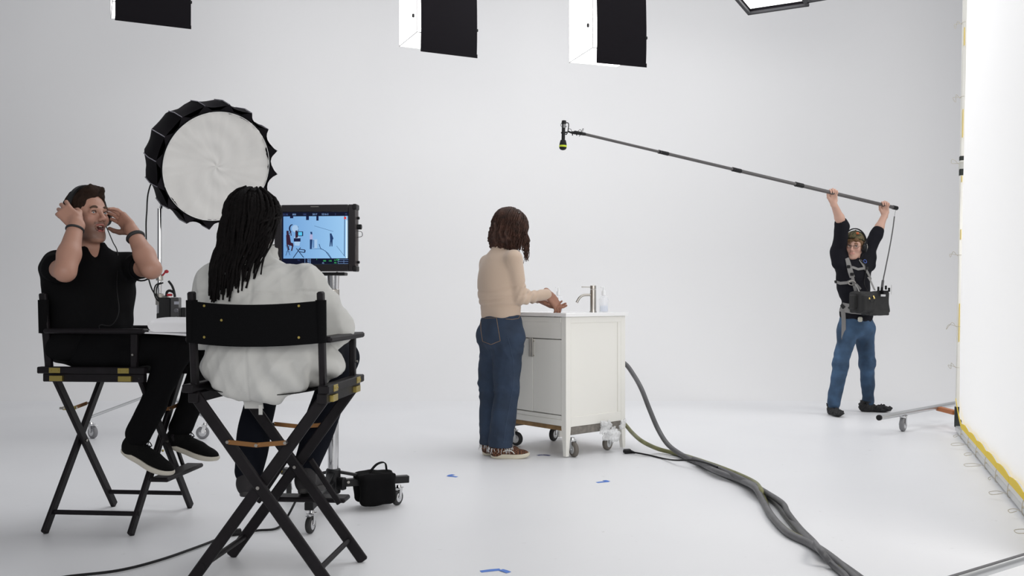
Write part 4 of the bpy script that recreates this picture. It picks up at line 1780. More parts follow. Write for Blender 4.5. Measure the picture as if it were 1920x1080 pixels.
    base_leg('silver rolling leg at the bottom right corner, nearest the camera', pa, pb, V((ct.x, ct.y, 0)), None)


diffusion_frame()

# ================================================================ PEOPLE
def basis(fwd, up=(0, 0, 1)):
    """columns forward, left, up"""
    f = V(fwd).normalized()
    l = V(up).cross(f).normalized()
    u = f.cross(l).normalized()
    return Matrix((f, l, u)).transposed()


def add_head(S, C, M, mouth=0.0, jaw=1.0, ears=True, male=True, squint=.0048):
    """C head centre between the ears, M columns forward/left/up"""
    def P(x, y, z):
        return C + M @ V((x, y, z))
    S.ell(P(-.016, 0, .035), (.096, .076, .086), M, k=.0)
    S.ell(P(.022, 0, -.028), (.064, .059, .088), M, k=.03)
    dz = -.012 * mouth
    S.ell(P(.042, 0, -.085 + dz), (.042, .038, .028), M, k=.03)
    S.cap(P(.0, .052, -.055), P(.055, .020, -.098 + dz), .014, .014, k=.025)
    S.cap(P(.0, -.052, -.055), P(.055, -.020, -.098 + dz), .014, .014, k=.025)
    S.ell(P(.072, 0, -.104 + dz), (.016 * jaw, .020, .015), M, k=.015)
    for sg in (-1, 1):
        S.ell(P(.054, sg * .040, -.026), (.026, .022, .024), M, k=.02)       # cheekbone
        S.ell(P(.092, sg * .031, .002), (.019, .019, .013), M, k=.010, op='-')  # socket
    S.cap(P(.077, .034, .022), P(.085, .010, .018), .0095, .010, k=.012)      # brow ridge
    S.cap(P(.077, -.034, .022), P(.085, -.010, .018), .0095, .010, k=.012)
    for sg in (-1, 1):
        S.ell(P(.0735, sg * .031, .003), (.0150, .0175, .0135), M, k=.003)     # lids
        S.ell(P(.0900, sg * .031, .0015), (.013, .0125, squint), M, k=.0015, op='-')
    S.cap(P(.086, 0, .014), P(.109, 0, -.026), .0075, .0095, k=.010)            # nose
    S.ell(P(.110, 0, -.030), (.010, .0115, .0095), M, k=.008)
    for sg in (-1, 1):
        S.ell(P(.098, sg * .011, -.034), (.011, .0085, .0080), M, k=.006)
    # mouth
    S.cap(P(.083, 0, -.050), P(.083, 0, -.070), .012, .012, k=.012)
    S.cap(P(.093, -.006, -.056), P(.080, -.024, -.061), .0050, .003, k=.004)
    S.cap(P(.093, .006, -.056), P(.080, .024, -.061), .0050, .003, k=.004)
    S.cap(P(.091, -.008, -.067 + dz), P(.080, -.022, -.063 + dz * .5), .0055, .003, k=.004)
    S.cap(P(.091, .008, -.067 + dz), P(.080, .022, -.063 + dz * .5), .0055, .003, k=.004)
    if mouth:
        S.ell(P(.092, 0, -.0635 + dz * .5), (.020, .019, .0075 * mouth + .002), M, k=.003, op='-')
    else:
        S.cap(P(.098, -.018, -.0615), P(.098, .018, -.0615), .0025, .0025, k=.003, op='-')
    if ears:
        for sg in (-1, 1):
            er = M @ Rxyz(0, -12, -18 * sg)
            S.ell(P(-.008, sg * .078, -.004), (.019, .0075, .032), er, k=.006)
            S.ell(P(-.004, sg * .086, .002), (.010, .006, .018), er, k=.004, op='-')
    return P


def face_color(C, M, skin, lip, beard=None, blush=.16, mouth=0.0):
    Mi = np.array(M.transposed())
    c0 = np.array(C)
    sk, lp = np.array(skin), np.array(lip)

    def f(v):
        q = (v - c0) @ Mi.T
        out = np.repeat(sk[None, :], len(v), 0)
        x, y, z = q[:, 0], np.abs(q[:, 1]), q[:, 2]
        near = (np.abs(q) < np.array([.13, .10, .14])).all(axis=1)
        # blush on cheeks, nose
        b = np.exp(-(((y - .042) / .022) ** 2 + ((z + .025) / .022) ** 2)) * (x > .02) + np.exp(-((y / .012) ** 2 + ((z + .028) / .014) ** 2)) * (x > .08)
        out = out * (1 - blush * b * near)[:, None] * 1.0 + (lp[None, :] * (blush * b * near)[:, None])
        if beard is not None:
            bd = np.array(beard)
            w = (1 / (1 + np.exp((z + .052) / .007))) * (x > -.005) * near * np.clip((z + .135) / .02, 0, 1)
            mus = np.exp(-(((z + .047) / .006) ** 2)) * (y < .03) * (x > .07) * near
            w = np.clip(w * .70 + mus * .65, 0, .74)
            out = out * (1 - w)[:, None] + bd[None, :] * w[:, None]
        dz = .012 * mouth
        lipw = np.maximum(np.exp(-(((z + .0565) / .0052) ** 4)), np.exp(-(((z + .0670 + dz) / .0058) ** 4))) * (y < .022) * (x > .080 + (y - .012) * .1) * near
        out = out * (1 - lipw * .65)[:, None] + lp[None, :] * (lipw * .65)[:, None]
        if mouth:
            ins = ((x < .0875 - y * .25) & (x > .05) & (y < .019) & (np.abs(z + .0635 + dz * .5) < .0072 * mouth + .0022) & near)
            out[ins] = np.array((.06, .012, .010))
        return out
    return f


def face_parts(P, M, body, iris=(.10, .06, .03), brow=(.03, .018, .012), look=(0, 0), teeth=False):
    M_EYE = mat('eye_white', (.72, .70, .68), .15)
    for sg in (-1, 1):
        m = MB()
        m.ball(P(.0735, sg * .031, .002), .0118, 20)
        e = m.build('eye', M_EYE, body, smooth=80)
        d = (M @ V((1, look[0], look[1]))).normalized()
        c = P(.0735, sg * .031, .002)
        m = MB()
        m.cyl(c + d * .0095, c + d * .0121, .0050, .0042, 16)
        ir = m.build('iris', mat('iris_%d' % int(iris[0] * 1000), iris, .2), e)
        # lids as thin shells over and under the ball
        m = MB()
        m.tube(bez([P(.0815, sg * .018, .0), P(.0905, sg * .026, .0085), P(.0885, sg * .037, .0085), P(.078, sg * .045, .002)], 4), .0018, 6)
        m.build('upper_lashes', mat('lashes', (.02, .012, .01), .8), e)
        m = MB()
        a = [P(.0895, sg * .014, .0225), P(.0925, sg * .024, .0275), P(.0885, sg * .036, .0275), P(.079, sg * .046, .021)]
        m.tube(bez(a, 4), [.0034 + .0020 * math.sin(math.pi * min(1, (i + 2) / 14)) for i in range(13)], 8, flat=(M @ V((1, 0, 0)), .6))
        m.build('eyebrow', mat('brow_%d' % int(brow[0] * 1000), brow, .9), body)
    if teeth:
        m = MB()
        m.box(P(.080, 0, -.0610), (.006, .024, .006), M, bev=.002)
        m.build('teeth', mat('teeth', (.70, .68, .60), .3), body)


def add_hand(S, W, fx, dors, thumb_side, curls, spread=6.0, thumb=None, sc=1.0, k=.006):
    """W wrist; fx finger direction; dors back-of-hand direction; thumb_side +1: thumb on x-cross... given as vector"""
    x = V(fx).normalized()
    z = (V(dors) - x * V(dors).dot(x)).normalized()
    y = V(thumb_side)
    y = (y - x * y.dot(x) - z * y.dot(z)).normalized()
    M = Matrix((x, y, z)).transposed()

    def P(a, b, c):
        return W + M @ (V((a, b, c)) * sc)
    S.cap(P(-.02, 0, 0), P(.012, 0, 0), .025 * sc, .027 * sc, k=.015, flat=(z, .72))
    S.rbox(P(.052, -.001, 0), (.046 * sc, .038 * sc, .0135 * sc), .0125 * sc, M, k=.012)
    S.ell(P(.030, .024, -.006), (.032 * sc, .018 * sc, .014 * sc), M, k=.010)   # thenar
    L = ((.040, .025, .021), (.045, .029, .022), (.041, .027, .022), (.032, .020, .019))
    ys = (.0285, .0095, -.0095, -.0275)
    xs = (.092, .097, .093, .085)
    rr = (.0088, .0092, .0088, .0078)
    for i in range(4):
        a = 0.0
        p = V((xs[i] - .012, ys[i], 0))
        sp = R(spread * (1.5 - i) / 1.5)
        pts = [p, V((xs[i], ys[i] * 1.02, 0))]
        c = curls[i]
        for j in range(3):
            a += R(c[j])
            d = V((math.cos(a) * math.cos(sp), math.cos(a) * math.sin(sp), -math.sin(a)))
            pts.append(pts[-1] + d * L[i][j])
        rads = [rr[i] * 1.05, rr[i] * 1.05, rr[i], rr[i] * .93, rr[i] * .80]
        S.chain([P(*q) for q in pts], [r * sc for r in rads], k=.0022)
    th = thumb or ((.016, .026, -.006), (.045, .048, -.014), (.072, .058, -.020), (.094, .060, -.026))
    S.chain([P(*q) for q in th], [.0135 * sc, .0125 * sc, .0108 * sc, .0088 * sc], k=.004)
    return P


def add_arm(S, sh, el, wr, ru=.048, rf=.040, rw=.025, k=.02):
    S.cap(sh, el, ru, ru * .80, k=k)
    d = (wr - el)
    S.cap(el, el + d * .35, rf * .98, rf * 1.0, k=k)
    S.cap(el + d * .35, wr, rf * 1.0, rw, k=k)


def shoe(parent, base, fwd, up, upper_m, sole_m, L=.285, Wd=.10, laces=None, high=.0, name='shoe', sole_h=.024, pattern=None):
    """base: point on the sole under the ankle; toe direction fwd"""
    M = basis(fwd, up)
    f = L / .285

    def P(x, y, z):
        return base + M @ V((x * f, y * f, z * f))
    S = Solid()
    S.ell(P(-.035, 0, .050), (.040 * f, .034 * f, .050 * f), M, k=.0)
    S.cap(P(-.02, 0, .050), P(.09, 0, .040), .037 * f, .036 * f, k=.03)
    S.ell(P(.135, .002, .032), (.066 * f, .044 * f, .030 * f), M, k=.03)
    S.cap(P(-.018, 0, .06), P(-.020, 0, .098 + high), .036 * f, .037 * f, k=.02)
    S.cap(P(-.020, 0, .105 + high), P(-.022, 0, .14 + high), .030 * f, .032 * f, k=.004, op='-')
    S.plane(P(0, 0, .012), M @ V((0, 0, -1)))
    o = S.mesh(name, upper_m, parent, coarse=.005)
    # sole
    out = []
    for i in range(40):
        t = 2 * math.pi * i / 40
        c, s_ = math.cos(t), math.sin(t)
        x = .068 + .136 * c * 1.0
        wv = .036 + .014 * max(0, min(1, (x - .0) / .13)) - .006 * math.exp(-((x - .045) / .03) ** 2)
        y = wv * (abs(s_) ** .75) * (1 if s_ >= 0 else -1)
        out.append((x, y))
    m = MB()
    vs, fs = [], []
    rings = ((0.94, 0.0), (1.0, .004), (1.03, sole_h * .6), (1.0, sole_h))
    for sc_, z in rings:
        for (x, y) in out:
            toe = .012 * max(0, (x - .12) / .08) ** 2
            vs.append(P(.068 + (x - .068) * sc_, y * sc_, z + toe))
    n = 40
    for i in range(3):
        for k_ in range(n):
            k2 = (k_ + 1) % n
            fs.append((i * n + k_, i * n + k2, (i + 1) * n + k2, (i + 1) * n + k_))
    fs += [tuple(reversed(range(n))), tuple(3 * n + k_ for k_ in range(n))]
    m.add(vs, fs)
    m.build('sole', sole_m, o, smooth=50)
    if laces is not None:
        m = MB()
        for i in range(4):
            x = .045 + .018 * i
            z = .083 - .010 * i
            m.tube([P(x, -.018, z - .006), P(x + .006, 0, z), P(x, .018, z - .006)], .0028, 6)
        m.tube(bez([P(.04, 0, .084), P(.03, .02, .095), P(.045, .028, .08), P(.04, .004, .084), P(.03, -.02, .094), P(.046, -.028, .08), P(.04, 0, .084)], 4), .0022, 6)
        m.build('laces', laces, o)
    return o, P


def snapper(*objs):
    """returns f(origin, direction) -> (hit, normal) on the given meshes, in world space"""
    from mathutils.bvhtree import BVHTree
    bpy.context.view_layer.update()
    vs, ps = [], []
    for o in objs:
        mw = o.matrix_world
        k = len(vs)
        vs += [mw @ v.co for v in o.data.vertices]
        ps += [tuple(i + k for i in p.vertices) for p in o.data.polygons]
    t = BVHTree.FromPolygons(vs, ps)

    def ray(o, d, off=.004):
        h, n, i, dist = t.ray_cast(V(o), V(d).normalized())
        return (h + n * off, n) if h is not None else (None, None)

    def near(p, off=.004):
        h, n, i, dist = t.find_nearest(V(p))
        return h + n * off, n
    return ray, near


# ---------------------------------------------------------------- 1: man in black T-shirt
def man_black():
    base = V((-1.95, 4.25, .79))
    SKIN = mat('fair_skin', (.42, .24, .17), .5, attr=True, sss=0, bump=.08, bscale=120)
    sk, lp = (.40, .215, .155), (.38, .11, .095)
    head = V((-1.980, 4.235, 1.437))
    HM = basis((.86, -.48, .10))
    Csh = V((-1.985, 4.27, 1.235))
    shR, shL = V((-2.100, 4.160, 1.195)), V((-1.845, 4.370, 1.205))
    elR, wrR = V((-1.937, 3.93, 1.168)), V((-1.946, 4.05, 1.388))
    elL, wrL = V((-1.650, 4.15, 1.185)), V((-1.783, 4.25, 1.374))
    S = Solid()
    P = add_head(S, head, HM, mouth=1.35, squint=.0030)
    S.cap(head + HM @ V((-.03, 0, -.06)), Csh + V((-.01, 0, .02)), .056, .066, k=.03)
    S.ell(Csh + V((.01, -.01, -.10)), (.09, .15, .16), basis((.6, -.8, 0)), k=.03)
    S.cap(Csh + V((0, 0, -.25)), V((-1.98, 4.28, .86)), .10, .10, k=.03)
    for sh in (shR, shL):
        S.cap(Csh + (sh - Csh) * .3, sh, .055, .055, k=.03)
    add_arm(S, shR, elR, wrR, .048, .047, .029)
    add_arm(S, shL, elL, wrL, .048, .046, .028)
    # right hand over the headphone cup, fingers back and down round it
    ear = P(0, -.08, 0)
    add_hand(S, wrR, V((-.68, .16, .62)), V((.15, -.92, .30)), V((.60, .1, .72)), ((30, 50, 35), (36, 52, 35), (42, 52, 35), (48, 55, 35)), 10,
             thumb=((.016, .026, -.006), (.045, .044, -.018), (.068, .046, -.034), (.085, .040, -.048)))
    # left hand cupped beside the mouth
    add_hand(S, wrL, V((-.66, .36, .58)), V((.50, .80, .15)), V((-.60, .0, -.80)), ((12, 28, 20), (15, 30, 20), (18, 32, 22), (25, 36, 24)), 10,
             thumb=((.016, .026, -.006), (.045, .046, -.022), (.072, .056, -.034), (.094, .058, -.042)))
    # legs under the trousers
    hipR, hipL = V((-1.95, 4.19, .83)), V((-1.93, 4.37, .83))
    knR, knL = V((-1.53, 4.13, .815)), V((-1.47, 4.42, .80))
    anR, anL = V((-1.69, 4.10, .43)), V((-1.60, 4.38, .425))
    for h, kn, an in ((hipR, knR, anR), (hipL, knL, anL)):
        S.cap(h, kn, .07, .05, k=.02)
        S.cap(kn, an, .048, .036, k=.02)
    col = face_color(head, HM, sk, lp, beard=(.085, .045, .032), mouth=1.35)
    body = S.mesh('person', SKIN, base=base, coarse=.007, fine_iv=(((-2.2, -1.65),), ((3.95, 4.5),), ((1.27, 1.62),)), fine=.0035, color=col)
    tag(body, "seated man in a black T-shirt shouting through a cupped hand, in the left director's chair", 'person')
    face_parts(P, HM, body, iris=(.10, .13, .15), brow=(.07, .04, .025), look=(-.15, 0), teeth=True)
    m = MB()
    m.ball(P(.074, 0, -.0800), (.012, .013, .004), 12, HM)
    m.build('tongue', mat('tongue', (.35, .07, .07), .4), body)
    # hair
    H = Solid()
    H.ell(P(-.020, 0, .042), (.103, .082, .092), HM, k=0)
    H.cap(P(.045, .035, .108), P(.045, -.035, .108), .020, .020, k=.03)
    H.cap(P(.062, .028, .118), P(.066, -.028, .116), .016, .016, k=.02)
    H.ell(P(.10, 0, .0), (.062, .095, .098), HM, k=.008, op='-')
    H.plane(P(0, 0, -.035), HM @ V((.35, 0, -1)), k=.01)
    H.ell(P(.035, .085, -.01), (.035, .03, .035), HM, k=.008, op='-')
    H.ell(P(.035, -.085, -.01), (.035, .03, .035), HM, k=.008, op='-')
    H.mesh('hair', mat('short_brown_hair', (.022, .012, .008), .8, spec=.15, bump=.8, bscale=180, var=.3, vscale=40), body, coarse=.004,
           disp=lambda p, n: folds(2, .003, 120, (3, 1, 1))(p))
    # T-shirt
    T = Solid()
    B = basis((.6, -.8, 0))
    T.ell(Csh + V((.0, .0, -.12)), (.125, .200, .16), B, k=0)
    T.ell(Csh + V((.01, -.01, -.25)), (.130, .182, .19), B, k=.06)
    T.ell(V((-1.975, 4.25, .88)), (.140, .172, .14), B, k=.06)
    T.ell(V((-2.015, 4.22, .825)), (.115, .19, .085), basis((1, 0, 0)), k=.05)
    T.cap(shR + V((.0, .03, -.05)), shR + V((.01, .05, -.16)), .065, .065, k=.05)
    for sh, el, sg in ((shR, elR, 1), (shL, elL, -1)):
        T.cap(Csh + (sh - Csh) * .35 + V((0, 0, -.010)), sh, .060, .060, k=.04)
        e2 = sh + (el - sh) * (.30 if sg > 0 else .46)
        T.cap(sh, e2, .061, .063, k=.03)
        d = (el - sh).normalized()
        T.plane(e2 + d * .035 + V((0, 0, 0)), d, k=0) if False else None
    nb = Csh + V((-.005, 0, .03))
    T.cap(Csh + V((0, 0, -.04)), Csh + V((.0, 0, .038)), .11, .070, k=.05)
    T.cap(nb + V((.0, .0, .045)), nb + V((.01, -.01, .16)), .058, .066, k=.004, op='-')
    T.cap(nb + V((.045, -.050, .035)), nb + V((.085, -.100, -.050)), .034, .010, k=.004, op='-')
    fo = folds(21, .005, 22, (1, 1, .5))
    shirt = T.mesh('t_shirt', mat('black_jersey', (.0045, .0045, .005), .95, spec=.08), body, coarse=.006, disp=lambda p, n: fo(p))
    for sh, el, s_ in ((shR, elR, .30), (shL, elL, .46)):
        d = (el - sh).normalized()
        c = sh + (el - sh) * s_ + d * .030
        m = MB()
        u, w, _ = frame_from(d)
        m.tube([c + (u * math.cos(R(15 * i)) + w * math.sin(R(15 * i))) * .060 for i in range(24)], .004, 6, closed=True)
        m.build('sleeve_hem', MATS['black_jersey'], shirt)
    # trousers
    J = Solid()
    J.ell(V((-1.93, 4.27, .820)), (.185, .205, .092), basis((1, 0, 0)), k=0)
    J.cap(V((-1.95, 4.12, .79)), V((-1.72, 4.10, .79)), .055, .055, k=.04)
    for h, kn, an in ((hipR, knR, anR), (hipL, knL, anL)):
        J.cap(h, kn, .088, .068, k=.03)
        J.cap(kn, an + (kn - an) * .02, .066, .055, k=.03)
    fo2 = folds(8, .0045, 24)
    J.mesh('trousers', mat('black_trousers', (.004, .004, .0045), .95, spec=.08), body, coarse=.007, disp=lambda p, n: fo2(p))
    for i, (an, toe) in enumerate(((anR, V((-1.50, 4.06, .245))), (anL, V((-1.405, 4.36, .262))))):
        f = (toe - V((an.x, an.y, an.z - .10))).normalized()
        up = V((0, 0, 1))
        b0 = an + (basis(f).to_3x3() @ V((0.02, 0, -.105)))
        shoe(body, b0, f, up, mat('black_knit_shoe', (.005, .005, .005), .9, bump=.5, bscale=250, spec=.1), mat('cream_sole', (.52, .49, .42), .6), laces=M_BLKFABRIC, high=.028)
    # bands
    for (el, wr, f, nm, rr) in ((elR, wrR, .86, 'wristband', .034), (elL, wrL, .80, 'watch_strap', .034)):
        c = el + (wr - el) * f
        d = (wr - el).normalized()
        u, w, _ = frame_from(d)
        m = MB()
        m.tube([c + (u * math.cos(R(15 * i)) + w * math.sin(R(15 * i))) * rr for i in range(24)], .010 if nm == 'watch_strap' else .006, 10, closed=True, flat=None)
        m.build(nm, M_RUBBER, body)

    # headphones
    Hh = thing('headphones', 'black headphones worn by the man in the black T-shirt', 'headphones', P(-.005, -.085, -.005), world_parts=True)
    m = MB()
    pts = [P(-.008 + .01 * math.sin(a), -.098 * math.cos(a), .012 + .128 * math.sin(a)) for a in [math.pi * i / 20 for i in range(21)]]
    m.strip(pts, [(p - P(-.01, 0, .03)) for p in pts], .026, .010)
    m.build('headband', M_BLKPLASTIC, Hh)
    for sg in (-1, 1):
        m = MB()
        m.lathe(P(-.006, sg * .078, -.004), HM @ V((0, sg, 0)), [(.028, 0), (.038, .004), (.040, .014), (.036, .028), (.024, .034)], 24)
        m.build('ear_cup', M_BLKPLASTIC, Hh)
    m = MB()
    m.tube(bez([P(-.01, .10, -.04), P(.03, .10, -.12), V((-1.87, 4.30, 1.26)), V((-1.83, 4.20, 1.10)), V((-1.80, 4.15, .99)), V((-1.82, 4.12, .93)), V((-1.86, 4.09, .93)), V((-1.86, 4.10, .89))], 8), .0025, 6)
    m.build('headphone_cord', M_BLKPLASTIC, Hh)

    # script pages on his lap
    K = thing('script', 'open script with one page rolled back, on the lap of the seated man', 'papers', V((-1.55, 4.24, .885)), world_parts=True)
    M_P = mat('white_paper', (.70, .70, .72), .6)
    a = V((-1.69, 4.02, .897))
    ux, uy = V((.32, .02, -.022)), V((.02, .34, 0))
    m = MB()
    m.grid(lambda u, v: a + ux * u + uy * v + V((0, 0, .004 * math.sin(3 * u))), 8, 6, th=(0, 0, .006))
    m.build('page_stack', M_P, K, smooth=60)
    m = MB()
    a2 = V((-1.585, 4.03, .901))

    def roll(u, v):
        # u along the roll section, v along its length (towards the right rear)
        t = u * 1.45 * math.pi
        r = .036
        if u < .35:
            return a2 + V((.03 + .02 * u, 0, 0)) * 0 + V((-r * math.sin(u * 4.49 * 1.0), .0, r - r * math.cos(u * 4.49))) + V((.20, .10, -.004)) * v
        w = (u - .35) / .65
        p0 = V((-r * math.sin(1.571), 0, r))
        return a2 + V((-r * math.cos(w * 1.9), -.0 + .19 * w * w, r + r * math.sin(w * 1.57) * 1.0 - .010 * w)) + V((.20, .10, -.004)) * v
    m.grid(roll, 24, 10, th=(0, 0, .0015))
    m.build('rolled_page', M_P, K, smooth=70)


# ---------------------------------------------------------------- 2: person with dreadlocks, white shirt, from behind
def man_dreads():
    base = V((-.90, 3.45, .78))
    SKIN = mat('deep_brown_skin', (.07, .035, .022), .5, attr=True)
    sk, lp = (.075, .038, .024), (.12, .04, .035)
    head = V((-.985, 3.46, 1.315))
    fw = V((-.05, 1, -.05))
    HM = basis(fw)
    B = basis((.087, .996, 0))
    Csh = V((-.955, 3.42, 1.135))
    shL, shR = Csh + B @ V((0, .175, -.01)), Csh + B @ V((0, -.175, 0))
    elL, elR = V((-1.185, 3.50, .92)), V((-.685, 3.50, .925))
    wrL, wrR = V((-1.07, 3.74, .93)), V((-.70, 3.745, .945))
    S = Solid()
    P = add_head(S, head, HM)
    S.cap(head + HM @ V((-.03, 0, -.06)), Csh + V((0, 0, .02)), .054, .062, k=.03)
    S.ell(Csh + V((0, 0, -.11)), (.09, .14, .15), B, k=.02)
    S.cap(Csh + V((0, 0, -.22)), V((-.90, 3.46, .86)), .10, .11, k=.03)
    for sh, el, wr in ((shL, elL, wrL), (shR, elR, wrR)):
        S.cap(Csh + (sh - Csh) * .3 - V((0, 0, .02)), sh - V((0, 0, .02)), .035, .035, k=.02)
        add_arm(S, sh - V((0, 0, .01)), el, wr, .036, .034, .025)
    add_hand(S, wrL, V((.3, .9, -.2)), V((0, .2, 1)), V((1, 0, 0)), ((20, 25, 15),) * 4, 6)
    add_hand(S, wrR, V((-.2, .9, -.25)), V((0, .2, 1)), V((-1, 0, 0)), ((20, 25, 15),) * 4, 6)
    hipL, hipR = V((-.99, 3.50, .84)), V((-.82, 3.50, .84))
    knL, knR = V((-1.06, 3.93, .80)), V((-.74, 3.93, .80))
    anL, anR = V((-1.075, 3.70, .345)), V((-.85, 3.76, .36))
    for h, kn, an in ((hipL, knL, anL), (hipR, knR, anR)):
        S.cap(h, kn, .07, .05, k=.02)
        S.cap(kn, an, .048, .036, k=.02)
    body = S.mesh('person', SKIN, base=base, coarse=.008, fine_iv=(((-1.1, -.87),), ((3.3, 3.6),), ((1.18, 1.45),)), fine=.0045, color=face_color(head, HM, sk, lp))
    tag(body, "person with long dark dreadlocks in a white shirt, seated with back to the camera", 'person')
    face_parts(P, HM, body, iris=(.03, .015, .01), brow=(.012, .008, .006))
    # white shirt
    T = Solid()
    T.ell(Csh + V((0, -.005, -.09)), (.135, .205, .155), B, k=0)
    T.ell(Csh + V((.01, -.01, -.22)), (.150, .205, .20), B, k=.06)
    T.ell(V((-.915, 3.40, .86)), (.165, .215, .17), B, k=.06)
    T.ell(V((-.920, 3.285, .80)), (.075, .205, .135), B, k=.05)
    T.ell(V((-.72, 3.42, .80)), (.13, .075, .075), B, k=.04)
    T.ell(V((-1.085, 3.42, .80)), (.13, .07, .07), B, k=.04)
    for sh, el, wr in ((shL, elL, wrL), (shR, elR, wrR)):
        T.cap(Csh + (sh - Csh) * .10 + V((0, 0, .0)), sh + V((0, 0, -.012)), .066, .068, k=.05)
        T.cap(sh + V((0, 0, -.02)), sh + (el - sh) * .5, .068, .068, k=.03)
        T.cap(sh + (el - sh) * .5, el, .068, .062, k=.02)
        T.cap(el, wr + (el - wr) * .1, .060, .040, k=.03)
    T.cap(Csh + V((0, 0, .045)), Csh + V((0, .01, .085)), .066, .064, k=.03)     # collar
    T.cap(Csh + V((0, .03, .08)), Csh + V((0, .05, .18)), .056, .062, k=.004, op='-')
    T.ell(V((-.90, 3.60, .73)), (.20, .17, .055), B, k=.02, op='-')
    f1, f2 = folds(31, .006, 16, (1.2, 1.2, .5)), folds(32, .0042, 30, (1.4, .8, .7), oct_=2, ridge=True)

    def disp(p, n):
        low = np.clip((.98 - p[:, 2]) / .2, 0, 1)
        drape = .012 * np.sin(38 * p[:, 0] + 22 * (p[:, 2] - .8) + 2 * np.sin(9 * p[:, 2])) * low * np.clip((p[:, 0] + .95) / .15, 0.15, 1)
        yoke = -.004 * np.exp(-((p[:, 2] - (1.085 - .01)) / .004) ** 2) * (p[:, 1] < 3.44)
        seam = -.0035 * np.exp(-((p[:, 0] + .945) / .004) ** 2) * (p[:, 1] < 3.4)
        return .002 + f1(p) * .8 + f2(p) + drape + yoke + seam
    M_SH = mat('off_white_cotton_shirt', (.52, .52, .50), .8, bump=.15, bscale=260, sheen=.1)
    shirt = T.mesh('shirt', M_SH, body, coarse=.006, disp=disp)
    # shirt tail and label showing under the seat
    m = MB()
    m.grid(lambda u, v: V((-.985 + .07 * v, 3.31 + .03 * u, .70 - .055 * u - .03 * v * (1 - v) * 0)), 4, 4, th=(0, .002, 0))
    m.build('shirt_tail', M_SH, shirt)
    m = MB()
    m.box((-.915, 3.30, .645), (.014, .002, .035))
    m.build('fabric_tab', M_SH, shirt)
    # trousers
    J = Solid()
    J.ell(V((-.905, 3.46, .84)), (.15, .17, .085), B, k=0)
    for h, kn, an in ((hipL, knL, anL), (hipR, knR, anR)):
        J.cap(h, kn, .088, .072, k=.03)
        J.cap(kn, an, .070, .060, k=.03)
    fo = folds(9, .005, 22)
    J.mesh('trousers', mat('dark_navy_trousers', (.005, .006, .010), .9, spec=.1), body, coarse=.007, disp=lambda p, n: fo(p))
    for an in (anL, anR):
        f = V((-.12 if an is anL else .05, .95, -.12))
        b0 = V((an.x, an.y - .01, .248))
        shoe(body, b0, f, (0, 0, 1), mat('charcoal_suede_shoe', (.022, .020, .022), .9, bump=.3), mat('charcoal_sole', (.03, .028, .028), .7))
    # hair: crown plus dreadlocks
    H = Solid()
    H.ell(P(-.022, 0, .050), (.116, .098, .106), HM, k=0)
    H.ell(P(-.06, 0, -.01), (.07, .088, .09), HM, k=.03)
    H.ell(P(.105, 0, -.03), (.07, .10, .10), HM, k=.01, op='-')
    M_DR = mat('black_dreadlocks', (.0045, .0035, .0035), .8, bump=1.0, bscale=200, var=.3, vscale=60, spec=.12)
    hair = H.mesh('hair', M_DR, body, coarse=.005, disp=lambda p, n: folds(4, .006, 80, ridge=True)(p))
    rs = random.Random(12)
    NS = 190
    for i in range(NS):
        g = (i + .5) / NS
        if i < 44:        # upper crown rows
            th = R(rs.uniform(2, 45))
            ph = R(rs.uniform(-180, 180))
        else:
            th = R(rs.uniform(45, 88))
            ph = R(rs.uniform(55, 305))    # sides and back (180 = straight back)
        pts = []
        x0, y0 = math.cos(ph), math.sin(ph)
        # over the skull
        thm = R(88)
        lift = rs.uniform(.001, .012)
        for k in range(6):
            t = th + (thm - th) * k / 5
            pts.append(P(-.022 + (.112 + lift) * math.sin(t) * x0, (.094 + lift) * math.sin(t) * y0, .048 + (.100 + lift) * math.cos(t)))
        p = pts[-1].copy()
        right = max(0.0, p.x - head.x) / .11
        left = max(0.0, head.x - p.x) / .11
        zend = rs.uniform(1.035, 1.13) + right * rs.uniform(.08, .16) + (.04 if rs.random() < .3 else 0)
        gx = head.x - .022 - .02 * rs.random()
        sx, ph1 = rs.uniform(.004, .012), rs.uniform(0, 6)
        nseg = max(5, int((p.z - zend) / .035))
        tx = gx + (p.x - gx) * rs.uniform(.50, .92) - .012
        backness = 3.335 + .010 * rs.random() - .02 * (1 - abs(p.x - head.x) / .12) * rs.random()
        zz0 = p.z
        for k in range(1, nseg + 1):
            t = k / nseg
            z = zz0 + (zend - zz0) * t
            x = p.x + (tx - p.x) * (t ** 1.2) + sx * math.sin(5 * t + ph1)
            # shoulders and upper back push the hair out
            yb = min(p.y, backness - (.055 if z < 1.16 else .055 * max(0, (1.24 - z) / .08) if z < 1.24 else 0))
            y = p.y + (yb - p.y) * min(1, t * 1.8) + sx * math.cos(6 * t + ph1) * .6
            pts.append(V((x, y, z)))
        r0 = rs.uniform(.0042, .0064)
        n = len(pts)
        pts2 = bez(pts, 3)
        rr = [r0 * (1.05 + .16 * math.sin(q * 1.7 + ph1)) * (1 - .45 * (q / len(pts2)) ** 3) for q in range(len(pts2))]
        m = MB()
        m.tube(pts2, rr, 7)
        m.build('dreadlock', M_DR, hair, smooth=70)


